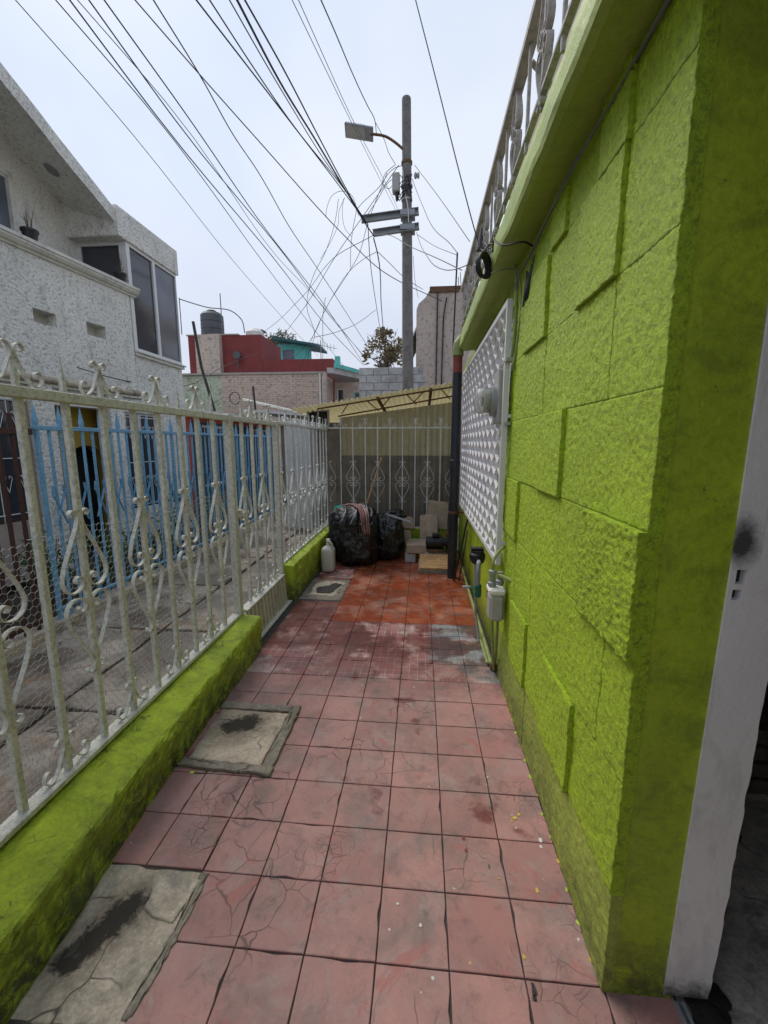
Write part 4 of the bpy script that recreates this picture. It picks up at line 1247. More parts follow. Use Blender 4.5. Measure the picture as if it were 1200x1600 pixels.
def flower_pot(loc, label, seed):
    t = thing('flower_pot', label, 'flower pot', loc, 'pots on the balcony wall')
    x, y, z = loc
    part('pot', MB().lathe([(.055, 0), (.08, .11), (.088, .112), (.088, .135), (.076, .135), (.07, .11), (.001, .11)], loc, 16), 'black_plastic', t)
    rr = random.Random(seed); m = MB()
    for k in range(7):
        a = rr.uniform(0, 6.28); l = rr.uniform(.12, .3)
        p = [(x, y, z + .10), (x + math.cos(a) * .03, y + math.sin(a) * .03, z + .1 + l * .5), (x + math.cos(a) * .05 + rr.uniform(-.02, .02), y + math.sin(a) * .06, z + .1 + l)]
        m.tube(p, [.005, .004, .002], 4)
        m.tube([p[1], (p[1][0] + rr.uniform(-.05, .05), p[1][1] + rr.uniform(-.05, .05), p[1][2] + .06)], [.003, .0015], 4)
    part('dry_stem', m, 'bark', t)
flower_pot(bal(1.40, 3.851, .02), 'black pot with dry bare stems on the balcony cornice, by the upper window', 1)
flower_pot(bal(.12, 3.851, .02), 'black pot with dry stems at the bay end of the balcony cornice', 2)

# ------------------------------------------------------------------ roof railing of the green house
D4 = iron_meshes('y', 'rail_iron', .014, 2.80, 3.20, .60, 3.02, .026, .006)
rl = thing('roof_railing', 'grey white iron railing with scrolls on the edge of the green roof slab', 'railing', (.42, 2, 2.8))
part('top_rail', MB().cbox((.395, -3.0, 3.20), (.445, 4.9, 3.235), .003), 'rail_iron', rl)
part('bottom_rail', MB().cbox((.41, -3.0, 2.845), (.435, 4.9, 2.862), .002), 'rail_iron', rl)
for k in range(22):
    y = 4.86 - k * .235
    pos = (.421, y, 0)
    part('bar', D4['bar'], None, rl, pos)
    if k % 2 == 1:
        for s in (1, -1):
            for q in (1, 0): part('scroll', D4['scroll', s, q], None, rl, pos)
for y in (4.55, 3.8, 3.0, 2.15, 1.3):
    part('stay', MB().ribbon([(.452, y, 3.215), (.80, y - .05, 2.80)], .035, .004, (0, 1, 0)), 'white_iron', rl)

# ------------------------------------------------------------------ downpipe
dp = thing('downpipe', 'tall black drain pipe with a red top and lime elbow at the roof slab end', 'drain pipe', (.385, 4.9, 0))
part('lower_pipe', MB().lathe([(.055, 0), (.055, 1.28), (.060, 1.29), (.060, 1.40), (.054, 1.41), (.053, 2.36)], (.385, 4.9, 0), 18), 'black_pipe', dp, smooth=False)
part('upper_pipe', MB().lathe([(.052, 2.361), (.052, 2.56)], (.385, 4.9, 0), 18), 'red_pipe', dp)
part('elbow', MB().tube([(.385, 4.9, 2.54), (.385, 4.9, 2.62), (.393, 4.9, 2.665), (.42, 4.9, 2.705), (.47, 4.9, 2.715)], [.062, .062, .060, .058, .058], 16), 'green_pipe', dp)
part('clamp', MB().lathe([(.063, .78), (.063, .81)], (.385, 4.9, 0), 14).box((.43, 4.885, .785), (.575, 4.915, .805)), 'rust', dp)

# ------------------------------------------------------------------ electricity meter and its conduit
em = thing('electricity_meter', 'grey electricity meter with a clear round dome, beside the white latticed window', 'electric meter', (.5, 2.9, 1.85))
part('base_box', MB().cbox((.470, 2.745, 1.72), (.530, 2.925, 2.05), .006), 'meter_grey', em)
part('socket_ring', MB().lathe([(.098, .0), (.098, -.03), (.085, -.035)], (.472, 2.845, 1.865), 24, 'x'), 'galv', em)
part('register', MB().lathe([(.062, -.02), (.062, -.075), (.058, -.08), (.001, -.08)], (.472, 2.845, 1.865), 20, 'x'), 'meter_grey', em)
part('dial', MB().cbox((.388, 2.815, 1.845), (.3935, 2.875, 1.885), .001), 'black_plastic', em)
part('dome', MB().lathe([(.083, -.033), (.082, -.10), (.074, -.122), (.05, -.130), (.001, -.131)], (.472, 2.845, 1.865), 24, 'x'), 'dome', em, smooth=True)
cd = thing('conduit', 'thin lime painted conduit running from the meter up to the roof slab', 'conduit', (.54, 2.7, 2.0))
part('pipe', MB().tube(smooth_pts([(.53, 2.70, 2.09), (.535, 2.665, 2.2), (.535, 2.66, 2.42), (.53, 2.66, 2.52), (.52, 2.66, 2.60)], 4), .008, 8), 'green_pipe', cd)
part('bracket', MB().box((.50, 2.66, 1.705), (.535, 2.80, 1.725)).box((.49, 2.64, 2.075), (.53, 2.80, 2.095)), 'meter_grey', cd)

# ------------------------------------------------------------------ gas meter, water meter and pipes by the wall
gmt = thing('gas_meter', 'beige grey gas meter box on thin pipes, low on the wall under the latticed window', 'gas meter', (.44, 2.42, .5))
part('body', MB().cbox((.392, 2.34, .505), (.485, 2.465, .675), .018), 'meter_grey', gmt)
part('cap', MB().cbox((.386, 2.335, .676), (.490, 2.472, .722), .014), 'jamb', gmt)
part('index_box', MB().cbox((.396, 2.466, .60), (.47, 2.51, .69), .008), 'rust', gmt)
part('nut', MB().lathe([(.022, .716), (.026, .722), (.026, .745), (.018, .75), (.018, .79), (.024, .795), (.024, .82), (.016, .825)], (.41, 2.39, .005), 8), 'galv', gmt)
part('nut', MB().lathe([(.022, .716), (.026, .722), (.026, .745), (.018, .75), (.018, .80)], (.465, 2.43, .005), 8), 'galv', gmt)
part('pipe', MB().tube(smooth_pts([(.41, 2.39, .82), (.41, 2.39, .88), (.44, 2.42, .93), (.52, 2.50, .96), (.57, 2.52, .96)], 4), .009, 8), 'green_pipe', gmt)
part('pipe', MB().tube([(.455, 2.40, .79), (.54, 2.26, .79), (.562, 2.24, .79)], .013, 8), 'green_pipe', gmt)
part('pipe', MB().tube([(.42, 2.40, .51), (.45, 2.48, .22), (.487, 2.62, .025)], .009, 8), 'green_pipe', gmt)
part('pipe', MB().tube([(.465, 2.44, .51), (.478, 2.52, .22), (.495, 2.65, .025)], .010, 8), 'green_pipe', gmt)
part('foot_joint', MB().lathe([(.026, 0), (.03, .01), (.03, .05), (.02, .055)], (.492, 2.64, .016), 10), 'rust', gmt)
gmt.location += Vector((.045, .19, -.015))
wm = thing('water_meter', 'black water meter on a grey riser with a green valve, left of the gas meter', 'water meter', (.42, 3.0, .6))
part('body', MB().lathe([(.03, .755), (.05, .77), (.062, .80), (.062, .835), (.05, .85), (.052, .865), (.001, .868)], (.405, 3.0, 0), 18), 'black_plastic', wm)
part('inlet', MB().lathe([(.018, -.12), (.018, -.055), (.024, -.05), (.024, .05), (.018, .055), (.018, .10)], (.405, 3.0, .80), 10, 'y'), 'black_plastic', wm)
part('lid', MB().cbox((.355, 2.985, .868), (.45, 3.05, .885), .004), 'black_plastic', wm)
part('riser', MB().tube([(.405, 3.09, .80), (.405, 3.10, .72), (.42, 3.08, .3), (.44, 3.0, .13)], .011, 8), 'galv', wm)
part('elbow', MB().tube(smooth_pts([(.405, 2.90, .80), (.40, 2.87, .80), (.395, 2.855, .77), (.395, 2.85, .66), (.40, 2.85, .58)], 4), .018, 10), 'galv', wm)
part('valve', MB().lathe([(.02, .54), (.026, .55), (.026, .63), (.02, .64)], (.398, 2.85, 0), 10).tube([(.398, 2.85, .60), (.33, 2.88, .605)], .009, 6), 'valve_green', wm)
part('valve_handle', MB().cbox((.285, 2.87, .598), (.35, 2.90, .612), .004), 'galv', wm)
wm.location += Vector((.045, .25, -.10))
single('floor_pipe', MB().tube([(.52, 2.85, .035), (.522, 3.2, .04), (.52, 4.2, .05), (.525, 5.2, .06)], .015, 8).tube([(.50, 2.88, .02), (.50, 3.2, .022), (.503, 3.5, .024)], .011, 8),
       'green_pipe', 'lime and pink painted pipes lying along the foot of the green wall', 'pipe')
single('hose', MB().tube(smooth_pts([(.40, 4.78, .0), (.42, 4.6, .25), (.47, 4.55, .55), (.52, 4.6, .78), (.56, 4.65, .86)], 5), .011, 6).tube(smooth_pts([(.45, 4.7, .02), (.48, 4.62, .3), (.53, 4.7, .62)], 5), .008, 6),
       'black_plastic', 'thin black hose rising beside the drain pipe to the window sill', 'hose')

# ------------------------------------------------------------------ cables fixed to the green house
def cable(pts, r, mat, label, group=None, cat='cable', name='cable', k=5):
    return single(name, MB().tube(smooth_pts(pts, k), r, 5), mat, label, cat, group)
cable([(.545, .2, 2.583), (.540, 1.0, 2.580), (.535, 1.45, 2.572), (.520, 1.75, 2.565), (.535, 2.2, 2.545), (.525, 2.72, 2.49)], .0042, 'cable_grey', 'upper of two grey cables pinned to the green wall under the roof slab', 'soffit cables')
cable([(.53, .2, 2.575), (.525, .9, 2.566), (.527, 1.3, 2.560), (.515, 1.7, 2.545), (.52, 2.3, 2.52), (.515, 2.72, 2.47)], .0032, 'cable_grey', 'lower and thinner of two grey cables under the roof slab', 'soffit cables')
cable([(.385, 2.62, 2.66), (.37, 2.5, 2.68), (.365, 2.40, 2.62), (.40, 2.3, 2.56), (.47, 2.25, 2.55), (.53, 2.3, 2.55)], .005, 'cable', 'black cable looping from the coil under the slab to the soffit cables')
cable([(.39, 2.68, 2.57), (.45, 2.66, 2.58), (.52, 2.6, 2.55), (.54, 2.58, 2.46), (.542, 2.60, 2.2), (.54, 2.66, 2.03)], .006, 'cable_green', 'painted cable running from the coil down the wall to the meter')
cl = MB()
for k in range(5):
    c = (.345 - .004 * (k % 2), 2.70, 2.615 + .002 * k)
    r0 = .052 + .004 * k
    cl.tube([(c[0] - .012 + .006 * k + r0 * math.cos(a) * .62, c[1] + r0 * math.cos(a) * .78, c[2] + r0 * math.sin(a)) for a in [2 * math.pi * j / 24 for j in range(25)]], .0075, 6)
single('cable_coil', cl, 'cable', 'round coil of black cable hanging on the fascia of the green roof slab', 'cable coil')
sp = thing('splice_cap', 'black cone shaped cable splice hanging on the roof railing', 'cable splice', (.40, 3.3, 3.0))
part('cone', MB().lathe([(.010, 3.10), (.018, 3.06), (.034, 2.97), (.036, 2.955), (.001, 2.95)], (.405, 3.32, 0), 12), 'black_plastic', sp)
m = MB(); rr = random.Random(9)
for k in range(6):
    a = Vector((.40, 3.30, 2.955)); e = Vector((.40 + rr.uniform(-.03, .03), 2.75 + rr.uniform(-.1, .15), 2.72 + rr.uniform(-.06, .06)))
    mid = (a + e) / 2 + Vector((-.02 + rr.uniform(-.04, .02), rr.uniform(-.1, .1), rr.uniform(-.06, .03)))
    m.tube(smooth_pts([a, mid, e], 6), .0045, 5)
part('leads', m, 'cable', sp)
m = MB()
for k in range(4):
    m.tube(smooth_pts([(.535, 2.28 + .05 * k, 2.50 - .02 * k), (.525, 2.30 + .04 * k, 2.40 - .03 * k), (.53, 2.36 + .02 * k, 2.33), (.535, 2.42, 2.42 + .02 * k)], 5), .004, 4)
single('loose_wire', m, 'cable', 'small tangle of black wire hanging on the green wall above the lattice corner', 'wire')

# ------------------------------------------------------------------ rubbish and rubble at the end of the patio
def lump(c, rad, seed, amp, folds, n=(72, 44), flat_bottom=True, power=2.6):
    m = MB(); rings = []
    nu, nv = n
    for j in range(nv + 1):
        th = math.pi * j / nv
        ring = []
        for i in range(nu):
            ph = 2 * math.pi * i / nu
            d = Vector((math.sin(th) * math.cos(ph), math.sin(th) * math.sin(ph), math.cos(th)))
            k = (abs(d.x) ** power + abs(d.y) ** power + abs(d.z) ** power) ** (-1 / power)
            f = noise.fractal(d * 1.7 + Vector((seed, 0, 0)), .8, 2.0, 3)
            rdg = noise.ridged_multi_fractal(Vector((d.x * folds + seed, d.y * folds, d.z * folds * .5)), .85, 2.1, 4, .95, 2.0)
            r = k * (1 + amp * .8 * f + amp * .5 * (rdg - 1.0))
            p = Vector((d.x * rad[0], d.y * rad[1], d.z * rad[2])) * r
            z = c[2] + p.z
            if flat_bottom and z < .012: z = .012 + (z - .012) * .05; p.x *= 1.02; p.y *= 1.02
            ring.append((c[0] + p.x, c[1] + p.y, max(z, .003)))
        rings.append(ring)
    return m.quad_strip(rings, True, False)
BAGS = 'black bin bags at the end of the patio'
b1 = thing('bin_bag', 'large front black bin bag, full, standing behind the white jug', 'bin bag', (-.8, 5.45, 0), BAGS)
part('bag', lump((-.82, 5.46, .345), (.265, .28, .355), 3.1, .13, 3.6, (110, 70), True, 3.6), 'bag', b1, smooth=True)
part('tied_neck', lump((-.70, 5.44, .71), (.10, .09, .06), 5.5, .35, 4.0, (36, 20), False, 2.0), 'bag', b1, smooth=True)
b2 = thing('bin_bag', 'black bin bag on the right of the heap, against the green back wall', 'bin bag', (-.42, 5.7, 0), BAGS)
part('bag', lump((-.46, 5.70, .31), (.23, .25, .315), 8.2, .14, 3.8, (96, 60), True, 3.0), 'bag', b2, smooth=True)
part('tied_neck', lump((-.36, 5.70, .62), (.15, .11, .07), 2.5, .35, 4.0, (36, 20), False, 2.0), 'bag', b2, smooth=True)
b3 = thing('bin_bag', 'black bin bag on the left of the heap, against the iron fence', 'bin bag', (-1.1, 5.8, 0), BAGS)
part('bag', lump((-1.05, 5.62, .35), (.20, .28, .36), 12.7, .14, 3.8, (96, 60), True, 3.0), 'bag', b3, smooth=True)
# rag thrown over the front bag
def drape(path, w0, w1, name, mat, seed, fold=.03, nu=26):
    P = smooth_pts(path, 8); m = MB(); V = []; uv = []
    for i, p in enumerate(P):
        t = (P[min(i + 1, len(P) - 1)] - P[max(i - 1, 0)]).normalized()
        side = Vector((1, .18, 0)); side = (side - t * side.dot(t)).normalized(); nr = side.cross(t).normalized()
        if nr.y > 0 and abs(nr.z) < .7: nr = -nr
        if nr.z < -.2: nr = -nr
        f = i / (len(P) - 1); w = w0 + (w1 - w0) * f + .02 * fbm(f * 5, seed, 0, 2)
        for j in range(nu + 1):
            s = j / nu - .5
            d = fold * (math.sin(s * 19 + f * 3 + seed) + .6 * math.sin(s * 37 + f * 2)) * (.35 + f) + fbm(s * 6, f * 7, seed, 3) * fold * .8
            V.append(p + side * (s * w) + nr * (d + .02)); uv.append((j / nu, f))
    m.v = [tuple(v) for v in V]; W_ = nu + 1
    for i in range(len(P) - 1):
        for j in range(nu):
            k = i * W_ + j; m.f.append((k, k + 1, k + W_ + 1, k + W_))
    me = bpy.data.meshes.new(name); me.from_pydata(m.v, [], m.f)
    ul = me.uv_layers.new(name='UVMap')
    for lp in me.loops: ul.data[lp.index].uv = uv[lp.vertex_index]
    for p in me.polygons: p.use_smooth = True
    me.materials.append(M[mat])
    return me
o = tag(part('rag', drape([(-1.0, 5.50, .74), (-.86, 5.40, .775), (-.76, 5.27, .755), (-.70, 5.15, .67), (-.69, 5.145, .56), (-.675, 5.14, .46)], .14, .085, 'rag', 'rag', 2, .022)),
        'crumpled pink striped rag thrown over the front bin bag', 'rag')
md = o.modifiers.new('thickness', 'SOLIDIFY'); md.thickness = .003
o = tag(part('plastic_film', drape([(-.90, 5.36, .775), (-.82, 5.22, .72), (-.80, 5.155, .66), (-.80, 5.14, .58)], .44, .38, 'plastic_film', 'film', 7, .012)),
        'crumpled sheet of clear plastic over the front of the bin bag, under the rag', 'plastic sheet')
single('teal_tub', MB().lathe([(.085, .0), (.105, .10), (.112, .10), (.112, .115), (.10, .115), (.08, .01), (.001, .01)], (0, 0, 0), 20), 'teal_plastic', 'upturned teal plastic tub on the bin bags, against the fence', 'plastic tub',
       loc=(-1.09, 5.60, .735), rot=(R(158), R(-14), 0))
jg = thing('plastic_jug', 'dirty white plastic jug with a cap, on the floor left of the bin bags', 'jug', (-1.15, 5.02, 0))
jb = MB(); rings = []
for z, s in ((.004, .82), (.02, .97), (.06, 1.0), (.24, 1.0), (.28, .97), (.302, .86), (.318, .58), (.332, .32), (.345, .27), (.385, .25)):
    rings.append([(-1.145 + .082 * s * math.copysign(abs(math.cos(a)) ** .55, math.cos(a)), 5.03 + .082 * s * math.copysign(abs(math.sin(a)) ** .55, math.sin(a)), z) for a in [2 * math.pi * k / 28 for k in range(28)]])
part('body', jb.quad_strip(rings), 'jug', jg, smooth=True)
part('cap', MB().lathe([(.026, .380), (.028, .385), (.028, .412), (.022, .416), (.001, .416)], (-1.145, 5.03, 0), 16), 'moulding', jg)
part('handle', MB().tube(smooth_pts([(-1.145, 5.00, .385), (-1.12, 4.975, .395), (-1.09, 4.97, .37), (-1.082, 4.975, .33), (-1.09, 4.98, .29)], 5), .013, 8), 'jug', jg)
single('broomstick', MB().tube([(-.99, 5.80, .02), (-.572, 6.085, 1.39)], .013, 10), 'broom', 'bare wooden broomstick leaning on the white iron fence behind the bin bags', 'broomstick')
single('metal_strip', MB().ribbon([(-.47, 5.62, .64), (-.13, 5.42, .575)], .03, .006, (0, .4, 1)), 'galv', 'thin dark metal strip sticking out of the bin bags to the right', 'metal strip')

def slab_piece(name, poly, t, loc, rot, mat, label, group='broken tiles and blocks in the far corner', cat='broken tile', seed=1):
    """broken flat piece: polygon in its own x-z plane, thickness along y"""
    rr = random.Random(seed); ring = []
    for (x0, z0), (x1, z1) in zip(poly, poly[1:] + poly[:1]):
        n = max(2, int(math.hypot(x1 - x0, z1 - z0) / .03))
        for i in range(n):
            f = i / n; ring.append((x0 + (x1 - x0) * f + rr.uniform(-.003, .003), z0 + (z1 - z0) * f + rr.uniform(-.003, .003)))
    m = MB()
    cx = sum(p[0] for p in ring) / len(ring); cz = sum(p[1] for p in ring) / len(ring)
    m.quad_strip([[(cx + (x - cx) * .985, -t / 2, cz + (z - cz) * .985) for x, z in ring], [(x, -t / 2 + .003, z) for x, z in ring], [(x, t / 2, z) for x, z in ring]])
    return single(name, m, mat, label, cat, group, loc=loc, rot=rot)
slab_piece('broken_tile', [(-.16, 0), (.17, 0), (.13, .16), (-.10, .235)], .03, (-.245, 6.095, .348), (R(-12), R(2), R(2)), 'old_tile', 'wide broken beige tile standing on the back wall, right of the bin bags', seed=1)
slab_piece('broken_tile', [(-.05, 0), (.06, .0), (.02, .20), (-.10, .20)], .03, (-.17, 5.90, .16), (R(-18), 0, 0), 'old_tile', 'small narrow beige tile leaning above the cement blocks', seed=2)
slab_piece('broken_tile', [(-.13, 0), (.12, 0), (.13, .46), (-.12, .45)], .035, (.125, 5.88, .135), (R(-13), R(-2), R(-2)), 'old_tile', 'tall rectangular beige tile leaning on the back wall, above the motor', seed=3)
slab_piece('broken_tile', [(-.15, 0), (.15, 0), (.15, .40), (-.14, .42)], .035, (.24, 6.085, .348), (R(-9), R(2), 0), 'old_tile', 'square beige tile standing at the back, behind the tall one', seed=4)
slab_piece('broken_tile', [(-.06, 0), (.05, 0), (.03, .22), (-.05, .18)], .03, (-.43, 6.08, .347), (R(-12), R(-6), 0), 'grey_sheet', 'narrow grey tile at the back, touching the bin bags', seed=5)
single('cement_block', MB().cbox((-.20, 5.50, .0), (-.055, 5.78, .125), .010), 'block', 'small grey cement block on the floor, lowest of the rubble', 'block', 'broken tiles and blocks in the far corner')
single('cement_block', MB().cbox((-.185, 5.48, .127), (.10, 5.80, .255), .012), 'old_tile', 'longer beige block lying across the small grey one', 'block', 'broken tiles and blocks in the far corner', rot=(0, 0, R(0)))
mo = thing('water_pump', 'black water pump motor with cooling fins beside the drain pipe', 'pump', (.22, 5.5, .1))
fins = [(.001, -.14)]
for k in range(11):
    x = -.13 + k * .019
    fins += [(.085, x), (.085, x + .008), (.074, x + .0085), (.074, x + .0185)]
fins += [(.085, .085), (.085, .10), (.05, .105), (.05, .13), (.095, .135), (.095, .19), (.06, .20), (.001, .20)]
part('motor_body', MB().lathe(fins, (.21, 5.50, .285), 24, 'x'), 'black_plastic', mo)
part('terminal_box', MB().cbox((.16, 5.45, .365), (.26, 5.54, .41), .006), 'black_plastic', mo)
part('foot', MB().cbox((.10, 5.42, .16), (.30, 5.58, .205), .006), 'rust', mo)
part('outlet', MB().lathe([(.022, .36), (.03, .365), (.03, .43), (.02, .435)], (.36, 5.50, 0), 10), 'rust', mo)
bd = thing('cistern_lid', 'weathered wooden board lying on a low concrete rim, left of the drain pipe', 'cistern lid', (.18, 5.3, 0))
part('rim', MB().cbox((-.02, 5.02, -.02), (.40, 5.60, .05), .012), 'cover_rim', bd)
part('support', MB().cbox((.06, 5.40, .05), (.34, 5.60, .158), .01), 'cover_rim', bd)
o = part('board', MB().cbox((-.185, -.20, -.012), (.185, .20, .012), .004), 'board', bd, (.18, 5.22, .10), (R(11), 0, R(-1)))

# ------------------------------------------------------------------ neighbour's shed behind the back fence
def corrugated(p0, p1, z0a, z0b, z1a, z1b, period, amp, name, mat, axis='y', sag=0.0):
    """vertical corrugated sheet from p0 to p1 along x at fixed y"""
    m = MB(); n = max(6, int((p1[0] - p0[0]) / period * 8)); V = []
    for i in range(n + 1):
        t = i / n; x = p0[0] + (p1[0] - p0[0]) * t
        y = p0[1] + (p1[1] - p0[1]) * t + amp * math.cos(x / period * 2 * math.pi)
        V.append((x, y, z0a + (z0b - z0a) * t)); V.append((x, y, z1a + (z1b - z1a) * t))
    m.v = V
    for i in range(n): m.f.append((2 * i, 2 * i + 2, 2 * i + 3, 2 * i + 1))
    me = bpy.data.meshes.new(name); me.from_pydata(m.v, [], m.f)
    for p in me.polygons: p.use_smooth = True
    me.materials.append(M[mat]); return me
sh = thing('shed', 'lean to shed with yellowed corrugated sheets and sloping roof behind the white back fence', 'shed', (-.5, 6.4, 0))
part('upper_sheet', corrugated((-1.24, 6.42), (.57, 6.42), 1.40, 1.40, 1.97, 2.20, .085, .010, 'upper_sheet', 'fibre_wall'), None, sh)
part('lower_sheet', corrugated((-1.60, 6.40), (.57, 6.40), .0, .0, 1.405, 1.405, .085, .010, 'lower_sheet', 'dark_sheet'), None, sh)
part('back_wall', MB().box((-1.62, 9.0, 0), (1.2, 9.1, 2.05)), 'dark_sheet', sh)
def roof_z(x, y): return 2.075 + (x + 1.83) * .148 - (y - 6.0) * .075
m = MB(); V = []; nx = 200
for i in range(nx + 1):
    x = -1.86 + (.60 + 1.86) * i / nx
    w = .013 * math.cos(x / .075 * 2 * math.pi)
    for y in (5.98, 7.4, 9.1): V.append((x, y + (.03 * fbm(x * 1.5, 2, 2) if y < 6 else 0), roof_z(x, y) + w))
m.v = V
for i in range(nx):
    for j in range(2): m.f.append((3 * i + j, 3 * i + 3 + j, 3 * i + 4 + j, 3 * i + 1 + j))
o = part('roof_sheet', m, 'fibre_roof', sh, smooth=True)
md = o.modifiers.new('thickness', 'SOLIDIFY'); md.thickness = .006
m = MB()
m.tube([(-1.5, 6.10, roof_z(-1.5, 6.1) - .04), (.60, 6.10, roof_z(.6, 6.1) - .04)], .012, 6)
m.tube([(-1.25, 6.34, roof_z(-1.25, 6.34) - .15), (.60, 6.34, roof_z(.6, 6.34) - .12)], .012, 6)
part('purlin', m, 'rust', sh)
for k, x in enumerate((-1.05, -.78, -.45, -.22, .02, .26)):
    d = .14 if k % 2 else -.14
    part('strut', MB().tube([(x, 6.10, roof_z(x, 6.1) - .04), (x + d, 6.34, roof_z(x, 6.34) - .14)], .008, 5), 'rust', sh)
for x in (-.62, .12):
    part('rafter', MB().quad_strip([[(x - .02, y, roof_z(x, y) - .060), (x + .02, y, roof_z(x, y) - .060), (x + .02, y, roof_z(x, y) - .022), (x - .02, y, roof_z(x, y) - .022)] for y in (6.02, 8.9)]), 'rust', sh)
vf = part('vent_frame', MB().cells(lambda u, v, d: (u, 6.40 + d, v), (-1.74, -1.40), (1.80, 2.09), [(-1.715, -1.585, 1.825, 2.065), (-1.555, -1.425, 1.825, 2.065)], .04), 'grey_sheet', sh)
part('vent_dark', MB().box((-1.73, 6.425, 1.81), (-1.41, 6.43, 2.08)), 'dark', vf)
part('side_post', MB().cbox((-1.66, 6.42, 0), (-1.60, 6.48, 1.80), .004), 'grey_sheet', sh)
part('side_sheet', MB().box((-1.60, 6.46, 1.2), (-1.24, 6.50, 1.90)), 'dark_sheet', sh)
ag = thing('alley_gate', 'tall white sheet metal panels closing the alley behind the far iron fence', 'gate', (-2.1, 7.5, 0))
for k, (x0, x1, mt) in enumerate(((-2.46, -2.30, 'white_sheet'), (-2.295, -2.14, 'white_sheet'), (-2.135, -1.98, 'white_sheet'), (-1.975, -1.84, 'grey_sheet'), (-1.835, -1.70, 'grey_sheet'))):
    part('panel', MB().cbox((x0, 7.48 + .012 * (k % 2), .03), (x1, 7.52 + .012 * (k % 2), 1.98 if k < 3 else 2.05), .005), mt, ag)

# ------------------------------------------------------------------ street pole with lamp and cable gear
px = lambda z: -.29 - .0145 * z
up_ = thing('utility_pole', 'tall weathered concrete utility pole with two steel crossarms behind the shed', 'utility pole', (-.3, 10, 0))
part('shaft', MB().lathe([(.152 - .0072 * z, z) for z in (0, 2, 4, 6, 7.5)] + [(.095, 8.62), (.088, 8.65), (.001, 8.66)], (0, 0, 0), 20), 'pole', up_, (px(0), 10, 0), (0, math.atan(-.0145), 0))
ca = MB()
def channel(m, a, b, h, w):
    a, b = Vector(a), Vector(b)
    ax = (b - a).normalized(); upv = Vector((0, 0, 1)); upv = (upv - ax * upv.dot(ax)).normalized(); sd = ax.cross(upv)
    def ring(p): return [p + upv * u + sd * s for u, s in ((-h / 2, -w / 2), (h / 2, -w / 2), (h / 2, w / 2), (h / 2 - .012, w / 2), (h / 2 - .012, -w / 2 + .012), (-h / 2 + .012, -w / 2 + .012), (-h / 2 + .012, w / 2), (-h / 2, w / 2))]
    return m.quad_strip([ring(a), ring(b)])
part('crossarm', channel(MB(), (-1.36, 9.86, 6.335), (-.13, 9.86, 6.44), .135, .09), 'galv', up_)
part('crossarm', channel(MB(), (-1.11, 9.86, 6.055), (-.12, 9.86, 6.15), .125, .09), 'galv', up_)
part('clamp', MB().box((-.52, 9.81, 6.37), (-.21, 10.12, 6.47)), 'galv', up_)
part('clamp', MB().box((-.52, 9.81, 6.09), (-.21, 10.12, 6.19)), 'galv', up_)
part('band', MB().lathe([(.118, 7.42), (.118, 7.47)], (px(7.4), 10, 0), 18), 'rust', up_)
part('band', MB().lathe([(.125, 6.98), (.125, 7.02)], (px(7), 10, 0), 18), 'galv', up_)
part('band', MB().lathe([(.118, 6.72), (.118, 6.745)], (px(7), 10, 0), 18), 'moulding', up_)
part('insulator', MB().lathe([(.02, 0), (.06, .02), (.06, .05), (.03, .06), (.055, .08), (.055, .11), (.001, .12)], (-.24, 9.93, 7.16), 12, 'x'), 'meter_grey', up_)
bx = part('terminal_box', MB().cbox((-.70, 9.86, 6.86), (-.54, 10.06, 7.22), .02), 'meter_grey', up_)
part('gland', MB().lathe([(.05, 6.86), (.03, 6.74), (.02, 6.70)], (-.60, 9.95, 0), 10), 'black_plastic', bx)
lp = thing('street_lamp', 'flat grey street lamp on a short curved arm near the pole top', 'street lamp', (-.42, 10, 7.7))
part('arm', MB().tube(smooth_pts([(-.43, 9.98, 7.66), (-.62, 9.95, 7.80), (-.83, 9.93, 7.92), (-1.16, 9.92, 7.985)], 5), .026, 10), 'rust', lp)
m = MB().cbox((-.30, -.16, -.02), (.30, .16, .02), .008)
hd = part('head', m, 'galv', lp, (-1.40, 9.92, 8.03), (R(-14), R(9), R(4)))
fin = MB().box((-.27, -.14, .021), (-.262, .14, .055)).mesh('fin', 'galv')
for k in range(11):
    o = part('fin', fin, None, hd, (-1.40 + .036 * k, 9.92, 8.03)); o.location = (.036 * k, 0, 0)
part('lens', MB().cbox((-.27, -.135, -.026), (.13, .135, -.021), .002), 'meter_grey', hd, (-1.40, 9.92, 8.03)).location = (0, 0, 0)
part('driver_box', MB().cbox((.16, -.08, .021), (.29, .08, .085), .008), 'meter_grey', hd, (-1.40, 9.92, 8.03)).location = (0, 0, 0)

